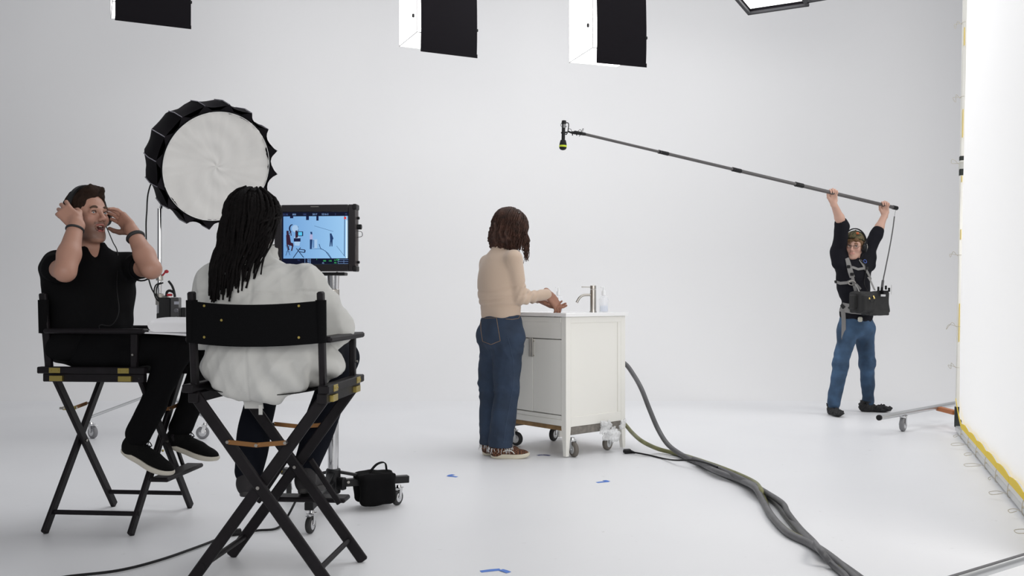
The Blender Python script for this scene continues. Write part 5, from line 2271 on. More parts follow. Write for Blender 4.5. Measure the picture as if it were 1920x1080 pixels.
# ---------------------------------------------------------------- 3: woman washing hands
def woman():
    base = V((-.06, 6.06, 0))
    SKIN = mat('brown_skin', (.25, .12, .08), .5, attr=True)
    sk, lp = (.30, .145, .095), (.36, .12, .10)
    fw = W_
    B = basis(fw)
    lf = B @ V((0, 1, 0))
    Csh = V((-.085, 6.05, 1.325))
    shR, shL = Csh - lf * .145 + V((0, 0, -.015)), Csh + lf * .112 + V((0, 0, -.045))
    elR, elL = V((.055, 5.945, 1.06)), V((-.03, 6.33, 1.06))
    wrR, wrL = V((.245, 6.10, 1.082)), V((.185, 6.20, 1.045))
    head = V((-.010, 6.10, 1.498))
    HM = basis(fw + V((0, 0, -.55)))
    S = Solid()
    P = add_head(S, head, HM, jaw=.8)
    S.cap(head + HM @ V((-.04, 0, -.04)), Csh + V((0, 0, .02)), .048, .055, k=.03)
    S.ell(Csh + V((.01, .01, -.12)), (.09, .14, .17), B, k=.03)
    S.cap(Csh + V((0, 0, -.25)), V((-.075, 6.05, .88)), .085, .095, k=.03)
    for sh, el, wr in ((shR, elR, wrR), (shL, elL, wrL)):
        S.cap(Csh + (sh - Csh) * .3, sh, .038, .038, k=.02)
        add_arm(S, sh, el, wr, .034, .028, .023)
    add_hand(S, wrR, V((.60, .20, -.78)), V((.30, -.62, .62)), V((.5, .55, -.2)), ((22, 28, 18), (24, 30, 18), (26, 30, 18), (28, 32, 20)), 5, sc=1.06)
    add_hand(S, wrL + V((0, -.02, 0)), V((.86, -.10, -.42)), V((-.35, .30, -.85)), V((.1, -.9, -.2)), ((14, 20, 14), (16, 22, 14), (18, 24, 14), (22, 26, 16)), 12, sc=1.06)
    hipR, hipL = V((-.02, 5.99, .86)), V((-.12, 6.11, .86))
    knR, knL = V((-.035, 5.985, .48)), V((-.14, 6.13, .48))
    anR, anL = V((-.075, 5.975, .09)), V((-.135, 6.10, .09))
    for h, kn, an in ((hipR, knR, anR), (hipL, knL, anL)):
        S.cap(h, kn, .07, .05, k=.02)
        S.cap(kn, an, .048, .036, k=.02)
    body = S.mesh('person', SKIN, base=base, coarse=.007, fine_iv=(((.14, .34),), ((6.0, 6.3),), ((.98, 1.14),)), fine=.004,
                  color=face_color(head, HM, sk, lp))
    tag(body, 'woman with curly hair in a beige sweater and jeans, washing her hands at the vanity', 'person')
    face_parts(P, HM, body, iris=(.04, .02, .012), brow=(.02, .012, .01))
    # sweater
    T = Solid()
    T.ell(Csh + V((0, 0, -.10)), (.115, .160, .145), B, k=0)
    T.ell(Csh + V((-.004, -.004, -.20)), (.128, .160, .16), B, k=.05)
    T.ell(V((-.073, 6.05, 1.035)), (.122, .160, .13), B, k=.05)
    T.cap(V((-.073, 6.05, .955)) - lf * .035, V((-.073, 6.05, .955)) + lf * .035, .112, .112, k=.02)
    T.plane((0, 0, .918), (0, 0, -1))
    T.ell(Csh + B @ V((.075, 0, -.15)), (.07, .12, .08), B, k=.04)
    T.cap(Csh + V((0, 0, -.02)), Csh + V((.012, .01, .070)), .080, .060, k=.03)
    for sh, el, wr in ((shR, elR, wrR), (shL, elL, wrL)):
        T.cap(Csh + (sh - Csh) * .4 + V((0, 0, -.01)), sh, .056, .058, k=.04)
        T.cap(sh, el, .060, .052, k=.02)
        T.cap(el, el + (wr - el) * .85, .052, .036, k=.02)
        d = (wr - el).normalized()
        T.cap(el + (wr - el) * .80, el + (wr - el) * .92, .033, .034, k=.004)
    f1 = folds(41, .0035, 20, (1, 1, .7))

    def disp(p, n):
        z = p[:, 2]
        # waist creases and elbow creases
        t = np.array(p) @ np.array([.755, .656, 0])
        w = .006 * np.exp(-((z - (1.075 + .25 * (t - 3.92))) / .012) ** 2) * -1 + -.005 * np.exp(-((z - (1.14 + .3 * (t - 3.92))) / .010) ** 2)
        w += -.005 * np.exp(-((z - (1.005)) / .008) ** 2)
        inner = np.exp(-((p[:, 0] - .11) / .06) ** 2) * (z < 1.13) * (z > 1.0)
        w += .006 * np.sin(150 * (p[:, 0] - .5 * z)) * inner
        return f1(p) + w
    M_SW = mat('beige_knit_sweater', (.52, .40, .31), .9, bump=.25, bscale=220, sheen=.25)
    sw = T.mesh('sweater', M_SW, body, coarse=.005, disp=disp)
    # jeans
    DEN = mat('blue_denim', (.017, .032, .062), .85, bump=.3, bscale=260, var=.28, vscale=7)
    J = Solid()
    J.ell(V((-.070, 6.05, .90)), (.120, .158, .10), B, k=0)
    J.ell(V((-.078, 6.045, .80)), (.125, .165, .13), B, k=.05)
    J.ell(V((-.105, 6.01, .80)) - lf * .03, (.085, .085, .12), B, k=.06)
    J.ell(V((-.115, 6.03, .80)) + lf * .05, (.085, .085, .12), B, k=.06)
    for h, kn, an in ((hipR, knR, anR), (hipL, knL, anL)):
        J.cap(h + V((0, 0, -.08)), kn, .106, .085, k=.04)
        J.cap(kn, an + V((0, 0, .0)), .084, .082, k=.03)
    J.plane((0, 0, .945), (0, 0, 1))
    J.plane((0, 0, .072), (0, 0, -1))
    f2 = folds(43, .0034, 22, (1.2, 1.2, .6))
    f3 = folds(44, .004, 34, (.5, .5, 1.6), oct_=2, ridge=True)

    def dj(p, n):
        crotch = np.exp(-((p[:, 2] - .70) / .07) ** 2)
        knee = np.exp(-((p[:, 2] - .45) / .10) ** 2)
        hem = np.exp(-((p[:, 2] - .14) / .08) ** 2)
        return f2(p) + f3(p) * (crotch * 1.2 + knee * 1.0 + hem * .8)
    jn = J.mesh('jeans', DEN, body, coarse=.006, disp=dj)
    ray, near = snapper(jn)
    STI = mat('tan_stitching', (.42, .26, .12), .8)

    def on(pts, D=6.0, off=.001):
        out = []
        for (x, y) in pts:
            o = V((0, 0, CAM_H))
            h, n = ray(o, PX(x, y, D) - o, off)
            if h is not None:
                out.append(h)
        return out

    def stitch(nm, pts, r=.0010, matl=None, par=None):
        dn = []
        for a, b in zip(pts[:-1], pts[1:]):
            dn += [(a[0] + (b[0] - a[0]) * k / 4, a[1] + (b[1] - a[1]) * k / 4) for k in range(4)]
        q = on(dn + [pts[-1]])
        if len(q) > 1:
            m = MB()
            m.tube(q, r, 6)
            return m.build(nm, matl or STI, par or jn)
    stitch('side_seam', [(952, 632), (957, 650), (962, 675), (963, 700), (962, 725), (957, 755), (950, 790), (944, 830)], matl=mat('denim_seam', (.040, .062, .105), .9), r=.0018)
    stitch('pocket_stitching', [(901, 597), (931, 596), (934, 615), (938, 639), (921, 646), (905, 640), (902, 620), (901, 597)])
    stitch('front_pocket_stitching', [(948, 598), (960, 599), (972, 597), (977, 588)])
    stitch('waist_seam', [(905, 590), (920, 591), (940, 592), (960, 594), (980, 592)], matl=mat('denim_seam', (.09, .15, .27), .9))
    q = on([(950, 586)], off=.002)
    if q:
        m = MB()
        m.ball(q[0], .006, 8)
        m.build('rivet', M_BRASS, jn)
    q = on([(897, 611), (897.5, 607)], off=.002)
    if len(q) == 2:
        m = MB()
        m.beam(q[0], q[1], .005, .004)
        m.build('red_tab', M_RED, jn)
    # frayed hems
    fr = MB()
    rs = random.Random(3)
    for an in (anR, anL):
        for i in range(46):
            a = rs.uniform(0, 6.283)
            p = V((an.x + .083 * math.cos(a), an.y + .083 * math.sin(a), .074))
            fr.tube([p, p + V((rs.uniform(-.008, .008), rs.uniform(-.008, .008), -rs.uniform(.01, .022))), p + V((rs.uniform(-.014, .014), rs.uniform(-.014, .014), -rs.uniform(.02, .045)))], [.0017, .0014, .0005], 5)
    f = fr.build('frayed_hem', mat('white_threads', (.62, .62, .62), .9), jn)
    f['kind'] = 'stuff'
    # shoes
    CH = bpy.data.materials.new('brown_checked_canvas')
    CH.use_nodes = True
    nt = CH.node_tree
    ck = nt.nodes.new('ShaderNodeTexChecker')
    ck.inputs['Scale'].default_value = 95
    ck.inputs[1].default_value = (.16, .065, .03, 1)
    ck.inputs[2].default_value = (.035, .014, .010, 1)
    tc = nt.nodes.new('ShaderNodeTexCoord')
    nt.links.new(tc.outputs['Object'], ck.inputs[0])
    nt.links.new(ck.outputs[0], nt.nodes['Principled BSDF'].inputs['Base Color'])
    nt.nodes['Principled BSDF'].inputs['Roughness'].default_value = .85
    for an, ff in ((anR, V((.90, -.04, 0))), (anL, V((.85, .2, 0)))):
        o, SP = shoe(body, V((an.x, an.y, .001)), ff, (0, 0, 1), CH, mat('off_white_sole', (.62, .58, .47), .6), L=.265, sole_h=.030)
        m = MB()
        m.tube(bez([SP(.02, -.042, .05), SP(.05, -.041, .062), SP(.085, -.040, .052), SP(.10, -.042, .036)], 4), .0035, 6)
        m.build('side_stripe', mat('white_stripe', (.6, .6, .55), .7), o)
    # curly hair
    H = Solid()
    H.ell(P(-.025, 0, .045), (.118, .105, .100), HM, k=0)
    H.ell(head + V((-.035, -.02, -.01)), (.105, .118, .115), B, k=.04)
    H.ell(head + V((-.045, -.03, -.070)), (.092, .110, .075), B, k=.05)
    H.ell(P(.10, 0, -.03), (.07, .075, .11), HM, k=.01, op='-')
    M_CU = mat('dark_brown_curly_hair', (.045, .019, .012), .6, bump=1.0, bscale=110, var=.5, vscale=30, spec=.3)
    hair = H.mesh('hair', M_CU, body, coarse=.006, disp=lambda p, n: folds(6, .006, 70, (2, 2, .4), ridge=True)(p))
    st = MB()
    rs = random.Random(5)
    for i in range(640):
        th = R(rs.uniform(10, 95))
        ph = R(rs.uniform(14, 346)) if th < R(50) else R(rs.uniform(30, 330))
        pts = []
        lift = rs.uniform(.000, .014)
        x0, y0 = math.cos(ph), math.sin(ph)
        for k in range(5):
            t = th + (R(95) - th) * k / 4 if th < R(90) else th + .01 * k
            pts.append(P(-.025 + (.118 + lift) * math.sin(t) * x0, (.105 + lift) * math.sin(t) * y0, .045 + (.100 + lift) * math.cos(t)))
        p = pts[-1]
        front = max(0, math.cos(ph))
        zend = rs.uniform(1.365, 1.43) - front * rs.uniform(.03, .12)
        pz = p.z
        n = max(4, int((pz - zend) / .022))
        aa, fq, p0 = rs.uniform(.004, .009), rs.uniform(1.2, 2.4), rs.uniform(0, 6)
        out = rs.uniform(-.01, .02)
        o2 = (V((p.x, p.y, 0)) - V((head.x, head.y, 0)))
        o2 = o2.normalized() if o2.length > 1e-4 else V((0, 0, 0))
        for k in range(1, n + 1):
            t = k / n
            q = V((p.x, p.y, pz + (zend - pz) * t)) + o2 * out * math.sin(t * 2.5)
            q += V((aa * math.sin(k * fq + p0), aa * math.cos(k * fq + p0), 0))
            pts.append(q)
        st.tube(pts, [.0029 * (1 - .5 * (j / len(pts)) ** 2) for j in range(len(pts))], 5)
    s_ = st.build('curls', M_CU, hair, smooth=80)
    s_['kind'] = 'stuff'


# ---------------------------------------------------------------- 4: sound recordist with the boom
def recordist():
    base = V((3.13, 8.30, 0))
    SKIN = mat('pale_skin', (.5, .3, .22), .5, attr=True)
    sk, lp = (.56, .34, .26), (.52, .20, .17)
    B = basis((.36, -.93, 0))
    lf = B @ V((0, 1, 0))
    # boom geometry first: two points on the pole where the hands are
    a3, b3 = PX(1090, 250, 6.45), PX(1680, 390, 8.50)
    ax = (b3 - a3).normalized()

    def pole_at(xpx):
        lo, hi = 0.0, 1.2
        for _ in range(50):
            mid = (lo + hi) / 2
            p = a3 + (b3 - a3) * mid
            if 960 + p.x / p.y * F_PX < xpx:
                lo = mid
            else:
                hi = mid
        return a3 + (b3 - a3) * lo
    gR, gL = pole_at(1562), pole_at(1660)
    pelvis = V((3.15, 8.30, .86))
    Csh = V((3.115, 8.28, 1.440))
    shR, shL = Csh - lf * .165 + V((0, 0, .03)), Csh + lf * .165 + V((0, 0, .02))
    # hands just under the pole
    wrR = gR + V((0, -.005, -.085))
    wrL = gL + V((-.012, -.02, -.085))
    elR = V((2.955, 8.10, 1.70))
    elL = V((3.36, 8.36, 1.645))
    head = V((3.100, 8.215, 1.528))
    HM = basis((-.50, -.86, -.10), (.10, 0, 1))
    S = Solid()
    P = add_head(S, head, HM)
    S.cap(head + HM @ V((-.03, 0, -.06)), Csh + V((0, 0, .0)), .052, .060, k=.03)
    S.ell(Csh + V((0, 0, -.14)), (.09, .145, .18), B, k=.03)
    S.cap(Csh + V((.01, 0, -.25)), pelvis, .09, .09, k=.03)
    for sh, el, wr in ((shR, elR, wrR), (shL, elL, wrL)):
        S.cap(Csh + (sh - Csh) * .3, sh, .045, .048, k=.03)
        add_arm(S, sh, el, wr, .044, .040, .026)
    # fingers wrap over the pole
    perp = ax.cross(V((0, 0, 1))).normalized()
    for wr, g in ((wrR, gR), (wrL, gL)):
        back = V((0, 1, 0)) if g is gR else V((0, 1, 0))
        ys = -ax if g is gR else -ax
        add_hand(S, wr, V((0, 0.12, 1)), V((.1, 1, -.1)), ys, ((62, 62, 45), (66, 62, 45), (66, 62, 45), (62, 60, 45)), 4,
                 thumb=((.016, .026, -.006), (.045, .046, -.016), (.070, .052, -.030), (.088, .044, -.044)), sc=.98)
    hipR, hipL = pelvis + V((-.085, -.03, -.03)), pelvis + V((.085, .03, -.03))
    knR, knL = V((2.975, 8.21, .455)), V((3.285, 8.38, .45))
    anR, anL = V((2.905, 8.20, .095)), V((3.305, 8.42, .10))
    for h, kn, an in ((hipR, knR, anR), (hipL, knL, anL)):
        S.cap(h, kn, .065, .048, k=.02)
        S.cap(kn, an, .045, .035, k=.02)
    body = S.mesh('person', SKIN, base=base, coarse=.008, fine_iv=(((2.8, 3.5),), ((7.9, 8.45),), ((1.44, 2.16),)), fine=.0042,
                  color=face_color(head, HM, sk, lp, blush=.3))
    tag(body, 'sound recordist in a dark shirt, cap and jeans holding the boom pole overhead', 'person')
    face_parts(P, HM, body, iris=(.05, .04, .03), brow=(.20, .10, .05), look=(.25, 0))
    # glasses
    g = MB()
    for sg in (-1, 1):
        g.tube([P(.098, sg * .032 + .024 * math.cos(R(20 * i)), .0 + .016 * math.sin(R(20 * i))) for i in range(18)], .0013, 6, closed=True)
        g.tube([P(.098, sg * .056, .004), P(.06, sg * .072, .006), P(-.01, sg * .078, .008)], .0013, 6)
    g.tube([P(.099, -.008, .003), P(.102, 0, .006), P(.099, .008, .003)], .0013, 6)
    g.build('glasses', M_BLKPLASTIC, body)
    # hair fringe and cap
    H = Solid()
    H.ell(P(-.018, 0, .030), (.102, .081, .088), HM, k=0)
    H.ell(P(.10, 0, -.03), (.070, .095, .10), HM, k=.006, op='-')
    H.plane(P(0, 0, -.055), HM @ V((.2, 0, -1)), k=.01)
    H.cap(P(.072, .035, .062), P(.088, -.02, .046), .014, .010, k=.01)
    H.cap(P(.080, .02, .060), P(.076, -.045, .048), .012, .008, k=.01)
    H.mesh('hair', mat('ginger_brown_hair', (.16, .085, .035), .7, bump=.8, bscale=150, var=.3, vscale=40), body, coarse=.004,
           disp=lambda p, n: folds(14, .003, 110, (3, 1, 1))(p))
    CM = bpy.data.materials.new('camouflage_cloth')
    CM.use_nodes = True
    nt = CM.node_tree
    no = nt.nodes.new('ShaderNodeTexNoise')
    no.inputs['Scale'].default_value = 28
    tc = nt.nodes.new('ShaderNodeTexCoord')
    nt.links.new(tc.outputs['Object'], no.inputs['Vector'])
    cr = nt.nodes.new('ShaderNodeValToRGB')
    cr.color_ramp.interpolation = 'CONSTANT'
    cr.color_ramp.elements[0].color = (.045, .045, .022, 1)
    cr.color_ramp.elements[1].position = .48
    cr.color_ramp.elements[1].color = (.13, .095, .045, 1)
    e = cr.color_ramp.elements.new(.58)
    e.color = (.07, .085, .035, 1)
    nt.links.new(no.outputs['Fac'], cr.inputs[0])
    nt.links.new(cr.outputs[0], nt.nodes['Principled BSDF'].inputs['Base Color'])
    nt.nodes['Principled BSDF'].inputs['Roughness'].default_value = .9
    Cp = Solid()
    Cp.ell(P(-.018, 0, .052), (.110, .089, .088), HM, k=0)
    Cp.plane(P(.06, 0, .066), HM @ V((.35, 0, -1)))
    Cp.rbox(P(-.135, 0, .038), (.045, .065, .005), .004, HM @ Rxyz(0, -12, 0), k=.01)
    cap = Cp.mesh('cap', CM, body, coarse=.005)
    m = MB()
    m.ball(P(-.018, 0, .140), (.008, .008, .005), 8)
    m.build('cap_button', CM, cap)
    m = MB()
    m.box(P(.058, .030, .118), (.016, .022, .018), HM @ Rxyz(0, 52, 0), bev=.003)
    m.build('orange_patch', mat('orange_cloth', (.55, .14, .05), .8), cap)
    # shirt
    T = Solid()
    T.ell(Csh + V((0, 0, -.12)), (.118, .168, .17), B, k=0)
    T.ell(Csh + V((.01, 0, -.28)), (.115, .160, .20), B, k=.05)
    T.ell(pelvis + V((0, 0, .06)), (.125, .165, .14), B, k=.05)
    T.plane((0, 0, .835), (0, 0, -1))
    for sh, el, wr in ((shR, elR, wrR), (shL, elL, wrL)):
        T.cap(Csh + (sh - Csh) * .4 + V((0, 0, -.02)), sh + V((0, 0, -.01)), .065, .066, k=.05)
        T.cap(sh + V((0, 0, -.10)), sh, .066, .060, k=.05)
        T.cap(sh, el, .060, .056, k=.02)
        d = (wr - el).normalized()
        T.cap(el - d * .01, el + d * .028, .058, .055, k=.01)
        T.cap(el + d * .05, el + d * .12, .040, .046, k=.0, op='-')
    T.cap(Csh + V((0, 0, .03)), Csh + V((0, -.01, .062)), .064, .060, k=.02)
    T.cap(Csh + V((0, -.02, .07)), Csh + V((0, -.04, .20)), .054, .062, k=.004, op='-')
    T.cap(Csh + B @ V((.06, 0, .04)), Csh + B @ V((.10, 0, -.03)), .028, .010, k=.004, op='-')
    f1 = folds(51, .006, 20, (1.2, 1.2, .7))
    shirt = T.mesh('shirt', mat('dark_charcoal_shirt', (.010, .010, .014), .9, spec=.15), body, coarse=.006, disp=lambda p, n: f1(p))
    # jeans
    DEN = mat('mid_blue_denim', (.034, .072, .135), .85, bump=.3, bscale=260, var=.5, vscale=7)
    J = Solid()
    J.ell(pelvis + V((0, 0, 0)), (.118, .158, .10), B, k=0)
    J.ell(pelvis + V((0, 0, -.09)), (.118, .160, .09), B, k=.05)
    for h, kn, an in ((hipR, knR, anR), (hipL, knL, anL)):
        J.cap(h + V((0, 0, -.05)), kn, .090, .068, k=.03)
        J.cap(kn, an, .068, .056, k=.03)
    J.plane((0, 0, .9), (0, 0, 1))
    f2 = folds(53, .0038, 30, (.8, .8, 1.3))
    jn = J.mesh('jeans', DEN, body, coarse=.006, disp=lambda p, n: f2(p))
    # shoe covers
    for an, f in ((anR, V((-.05, -.99, 0))), (anL, V((.92, -.30, 0)))):
        M = basis(f)
        K = Solid()
        q = V((an.x, an.y, 0))

        def Q(x, y, z):
            return q + M @ V((x, y, z))
        K.ell(Q(-.035, 0, .050), (.055, .050, .050), M, k=0)
        K.ell(Q(.10, 0, .036), (.115, .056, .038), M, k=.03)
        K.cap(Q(-.01, 0, .05), Q(-.01, 0, .088), .056, .050, k=.03)
        K.cap(Q(-.01, 0, .10), Q(-.01, 0, .14), .046, .046, k=.002, op='-')
        K.plane((0, 0, .002), (0, 0, -1))
        ff = folds(61, .006, 60, ridge=True)
        c = K.mesh('shoe_cover', mat('black_shoe_cover', (.012, .012, .013), .7, bump=.3, bscale=60), body, coarse=.005,
                   disp=lambda p, n: ff(p) * np.clip(p[:, 2] / .03, 0, 1))
        m = MB()
        m.tube([Q(-.01 + .053 * math.cos(R(20 * i)), .053 * math.sin(R(20 * i)), .094 + .003 * math.sin(5 * i)) for i in range(18)], .005, 6, closed=True)
        m.build('elastic_edge', MATS['black_shoe_cover'], c)

    # things snapped on to the shirt
    ray, near = snapper(shirt, jn)
    cam0 = V((0, 0, CAM_H))
    GREY = mat('grey_webbing', (.23, .225, .22), .8, bump=.3, bscale=300)

    def on(pts, off=.006):
        out, nn = [], []
        for (x, y) in pts:
            h, n = ray(cam0, PX(x, y, 8.2) - cam0, off)
            if h is not None:
                out.append(h)
                nn.append(n)
        return out, nn

    def strap(nm, pts, w, mt=GREY, par=None, off=.006, th=.005):
        dense = []
        for a, b in zip(pts[:-1], pts[1:]):
            for k in range(3):
                dense.append((a[0] + (b[0] - a[0]) * k / 3, a[1] + (b[1] - a[1]) * k / 3))
        dense.append(pts[-1])
        q, nn = on(dense, off)
        if len(q) > 2:
            nn2 = [(nn[max(0, i - 2)] + nn[max(0, i - 1)] + nn[i] + nn[min(len(nn) - 1, i + 1)] + nn[min(len(nn) - 1, i + 2)]).normalized() for i in range(len(nn))]
            m = MB()
            m.strip(q, nn2, w, th)
            return m.build(nm, mt, par)
    HN = thing('audio_harness', 'grey webbing harness strapped over the dark shirt of the recordist', 'harness', V((3.12, 8.2, 1.15)), world_parts=True)
    strap('shoulder_strap', [(1587, 484), (1590, 494), (1594, 508), (1598, 520)], .045, par=HN)
    strap('shoulder_strap', [(1598, 518), (1600, 530), (1604, 545), (1608, 552)], .026, par=HN)
    strap('shoulder_strap', [(1611, 487), (1618, 497), (1626, 512), (1632, 524), (1640, 540)], .026, par=HN)
    strap('chest_strap', [(1597, 501), (1608, 505), (1620, 503)], .022, par=HN)
    strap('rib_strap', [(1562, 523), (1568, 528), (1576, 531), (1588, 530), (1597, 526)], .026, par=HN)
    strap('rib_strap', [(1597, 526), (1606, 534), (1613, 542)], .018, par=HN)
    strap('side_strap', [(1561, 522), (1567, 540), (1571, 552), (1567, 562)], .030, par=HN)
    strap('hip_belt', [(1567, 570), (1572, 574), (1582, 577), (1598, 580), (1612, 581), (1628, 582)], .085, par=HN, th=.010)
    strap('belt_buckle', [(1580, 572), (1584, 578)], .03, mt=M_BLKPLASTIC, par=HN, off=.016)
    strap('belt_buckle', [(1593, 576), (1598, 582)], .028, mt=M_BLKPLASTIC, par=HN, off=.016)
    q, nn = on([(1583, 582)], .02)
    if q:
        m = MB()
        m.strip([q[0], q[0] + V((0, -.015, -.10)), q[0] + V((-.002, -.02, -.19)), q[0] + V((-.004, -.02, -.255))], (0, -1, 0), .038, .004)
        m.build('hanging_strap', GREY, HN)
        m = MB()
        m.box(q[0] + V((-.004, -.022, -.262)), (.040, .008, .012), bev=.002)
        m.build('strap_end', mat('dark_grey_webbing', (.10, .10, .10), .8), HN)
    for i, (x, y) in enumerate(((1569, 528), (1597, 514), (1624, 503), (1590, 500))):
        q, nn = on([(x, y)], .012)
        if q:
            m = MB()
            u, w, a = frame_from(nn[0])
            m.box(q[0], (.032, .012, .026), Matrix((u, a, w)).transposed(), bev=.004)
            m.build('strap_buckle', M_BLKPLASTIC, HN)
    q, nn = on([(1597, 530)], .012)
    if q:
        m = MB()
        u, w, a = frame_from(nn[0])
        m.tube([q[0] + u * .030 * math.cos(R(20 * i)) + w * .020 * math.sin(R(20 * i)) for i in range(18)], .005, 8, closed=True)
        m.build('harness_ring', M_STEEL, HN)
    q, nn = on([(1620, 491)], .014)
    if q:
        m = MB()
        u, w, a = frame_from(nn[0])
        m.tube([q[0] + u * .016 * math.cos(R(24 * i)) + w * .016 * math.sin(R(24 * i)) for i in range(15)], .003, 8, closed=True)
        m.build('blue_ring', mat('blue_plastic', (.04, .10, .45), .4), HN)
    # belt pouch / jacket tied at the waist
    q, nn = on([(1572, 586)], .01)
    if q:
        m = MB()
        m.box(q[0], (.05, .03, .04), bev=.008)
        m.build('blue_pouch', MATS['blue_plastic'], HN)
    q, nn = on([(1612, 598)], .012)
    if q:
        m = MB()
        m.box(q[0], (.042, .02, .045), bev=.01)
        m.build('white_cloth_patch', mat('cream_cloth', (.6, .58, .5), .8), HN)

    # recorder bag
    bc = PX(1635, 567, 7.96)
    BG = thing('recorder_bag', 'black audio recorder bag hanging at the waist of the recordist', 'audio bag', bc, world_parts=True)
    bm_ = basis((.36, -.93, 0))
    rot = bm_
    sb = Solid()
    sb.rbox(bc + V((0, .06, 0)), (.075, .165, .095), .02, rot, k=0)
    sb.rbox(bc + V((-.075, .0, -.005)) + bm_ @ V((.03, 0, 0)), (.05, .06, .075), .015, rot, k=.01)
    sb.rbox(bc + V((.04, .03, -.10)), (.05, .11, .012), .008, rot, k=.02)
    fb = folds(71, .003, 40)
    sb.mesh('bag_body', mat('black_nylon', (.014, .014, .014), .7, bump=.3, bscale=150), BG, coarse=.006, disp=lambda p, n: fb(p))
    m = MB()
    m.box(PX(1656, 554, 7.885), (.052, .004, .018), rot @ Rxyz(0, 0, 90), bev=.001)
    m.build('white_label', mat('grey_label', (.55, .55, .56), .5), BG)
    for (x, y) in ((1630.5, 558), (1639.5, 557)):
        m = MB()
        p = PX(x, y, 7.87)
        m.cyl(p + V((0, .02, .008)), p + V((0, 0, -.012)), .007, n=10)
        m.build('brass_plug', mat('bright_brass', (.8, .6, .2), .3, .9), BG)
    m = MB()
    m.tube([PX(1631, 562, 7.86), PX(1632, 567, 7.86), PX(1638, 567, 7.86), PX(1640, 561, 7.86)], .0025, 6)
    m.build('cable_loop', M_BLKPLASTIC, BG)
    m = MB()
    for (x, y) in ((1647, 545), (1654, 546), (1661, 543), (1667, 547)):
        p = PX(x, y, 7.95)
        m.cyl(p, p + V((0, 0, .035)), .009, n=10)
    m.box(PX(1655, 548, 7.98), (.09, .06, .03), rot, bev=.004)
    m.build('top_connectors', M_BLKPLASTIC, BG)
    m = MB()
    m.tube([PX(1671, 552, 7.98), PX(1671.5, 534, 7.98)], .002, 6)
    m.build('short_antenna', mat('pale_antenna', (.5, .5, .5), .4), BG)
    m = MB()
    m.box(PX(1600, 566, 7.95) + V((.0, .0, 0)), (.06, .06, .13), rot, bev=.012)
    m.build('side_pouch', MATS['black_nylon'], BG)
    for pts in ([(1640, 544, 7.97), (1633, 528, 8.06), (1628, 520, 8.11)], [(1612, 549, 7.95), (1608, 540, 8.05), (1604, 533, 8.1)]):
        m = MB()
        m.strip([PX(*p) for p in pts], (.2, -1, 0), .018, .004)
        m.build('bag_strap', GREY, BG)

    # headphones
    Hd = thing('headphones', 'black headphones worn over the camouflage cap of the recordist', 'headphones', P(-.005, .095, -.01), world_parts=True)
    m = MB()
    pts = [P(-.002, .104 * math.cos(a), .010 + .146 * math.sin(a)) for a in [math.pi * i / 22 for i in range(23)]]
    m.strip(pts, [(p - P(0, 0, .03)) for p in pts], .026, .010)
    m.build('headband', M_BLKPLASTIC, Hd)
    for sg in (-1, 1):
        m = MB()
        m.lathe(P(0, sg * .076, -.014), HM @ V((0, sg, 0)), [(.030, 0), (.042, .004), (.044, .018), (.038, .032), (.022, .038)], 24)
        cpp = m.build('ear_cup', M_BLKPLASTIC, Hd)
        m = MB()
        m.tube([P(0, sg * .102, .03), P(.0, sg * .112, .0), P(0, sg * .112, -.02)], .005, 8)
        m.build('cup_arm', M_STEEL, cpp)
    m = MB()
    m.tube(bez([P(.0, .09, -.05), P(.03, .07, -.12), Csh + B @ V((.13, .03, -.10)), Csh + B @ V((.14, .0, -.25)), bc + V((-.03, .02, .10))], 8), .004, 6)
    m.build('headphone_cord', M_BLKPLASTIC, Hd)

    # boom pole and microphone
    BP = thing('boom_pole', 'long grey telescopic boom pole with a microphone, held over the set', 'boom pole', gR, world_parts=True)
    M_POLE = mat('grey_carbon_pole', (.085, .080, .080), .4)
    stops = [1092, 1246, 1383, 1500, 1680]
    rad = [.0105, .0125, .0145, .0165]
    for i in range(4):
        p, q = pole_at(stops[i]), (pole_at(stops[i + 1]) if i < 3 else b3)
        m = MB()
        m.cyl(p, q, rad[i], n=16)
        sec = m.build('pole_section', M_POLE, BP)
        if i < 3:
            m = MB()
            m.cyl(q - ax * .035, q + ax * .035, rad[i] * 1.35, rad[i + 1] * 1.2, 16)
            m.cyl(q - ax * .060, q - ax * .045, rad[i] * 1.4, n=16)
            m.build('locking_collar', M_BLKPLASTIC, BP)
    m = MB()
    m.cyl(b3 - ax * .05, b3 + ax * .012, .0195, n=16)
    m.build('end_cap', M_BLKPLASTIC, BP)
    # microphone in its shock mount, pointing down
    D0 = 6.40
    q = lambda x, y: PX(x, y, D0)
    m = MB()
    m.cyl(q(1057, 228), q(1056, 262), .0125, n=18, bev=.002)
    m.cyl(q(1057.5, 226), q(1057.3, 233), .016, n=18, bev=.003)
    mic = m.build('microphone', M_BLKMETAL, BP)
    m = MB()
    m.cyl(q(1057.5, 233), q(1057.2, 240), .0135, n=18)
    m.build('grey_band', mat('grey_metal', (.25, .25, .25), .4), mic)
    dn = (q(1055, 280) - q(1057, 228)).normalized()
    m = MB()
    m.lathe(q(1056, 262), dn, [(.012, 0), (.019, .004), (.0245, .026), (.026, .038), (.0265, .046)], 24)
    m.build('foam_windscreen', mat('black_foam', (.012, .012, .012), .95, bump=.6, bscale=200), mic)
    m = MB()
    m.lathe(q(1056, 262) + dn * .040, dn, [(.0262, 0), (.0272, .003), (.0272, .010), (.0262, .013)], 24)
    m.build('yellow_band', mat('fluorescent_yellow', (.62, .75, .03), .5), mic)
    m = MB()
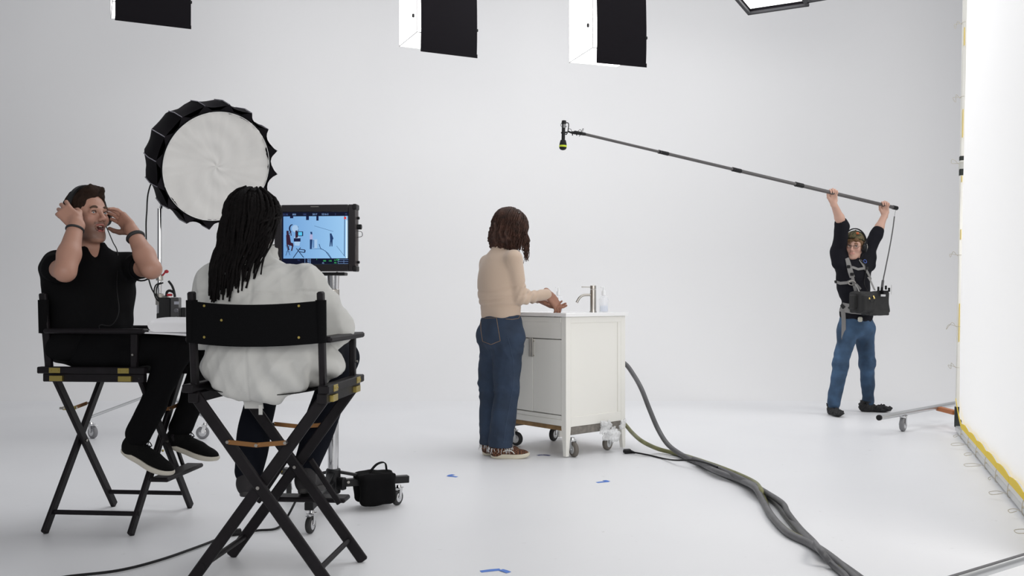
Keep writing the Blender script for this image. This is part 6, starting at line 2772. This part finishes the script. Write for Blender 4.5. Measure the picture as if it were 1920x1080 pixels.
    m.lathe(q(1056, 262) + dn * .052, dn, [(.0262, 0), (.0245, .010), (.017, .018), (.004, .022)], 24)
    m.build('foam_tip', MATS['black_foam'], mic)
    m = MB()
    m.tube(bez([q(1060, 230), q(1065.5, 231), q(1066, 238), q(1064.5, 247), q(1062, 252), q(1060, 251)], 5), .0035, 8)
    m.tube(bez([q(1054.5, 228), q(1051.5, 234), q(1053, 238)], 4), .0018, 6)
    m.cyl(q(1052, 249), q(1063, 248), .006, n=10)
    m.cyl(q(1054, 238), q(1062, 237), .004, n=10)
    m.build('shock_mount', M_BLKPLASTIC, BP)
    m = MB()
    m.tube([q(1064, 246), q(1072, 249), q(1078, 248), q(1085, 249.5), a3 + ax * .03], [.006, .007, .012, .013, .012], 12)
    for x in (1073, 1081):
        m.cyl(q(x, 246), q(x + .5, 254), .004, n=8)
    m.build('swivel_joint', M_BLKPLASTIC, BP)
    m = MB()
    m.tube(bez([q(1066, 241), q(1071, 243), q(1072, 249), q(1080, 252), q(1084, 246), q(1088, 243), q(1090, 248), q(1086, 256), q(1089, 251), q(1092, 242.5), q(1094, 242), q(1090, 252)], 5), .0018, 6)
    m.build('curly_wire', M_BLKPLASTIC, BP)
    # thin cable from the pole end down to the bag
    m = MB()
    cb = [b3 + V((.0, 0, -.01)), PX(1678, 400, 8.45), PX(1677, 407, 8.43)]
    m.tube(cb, .0015, 6)
    cbl = [PX(1677, 406, 8.43), PX(1674, 430, 8.38), PX(1668, 465, 8.28), PX(1661, 500, 8.15), PX(1656, 525, 8.02), PX(1654, 540, 7.97)]
    m.tube(bez(cbl, 6), .0055, 8)
    m.tube([PX(1655.5, 526, 8.01), PX(1653, 545, 7.96)], .011, 8)
    c = m.build('boom_cable', mat('dark_grey_cable', (.06, .06, .062), .5))
    tag(rebase(c, tuple(bc + V((.06, 0, .09)))), 'thin cable hanging from the end of the boom pole down to the audio bag', 'cable')


import time as _t
_t0 = _t.time()
man_black()
man_dreads()
woman()
recordist()
print('people', _t.time() - _t0)
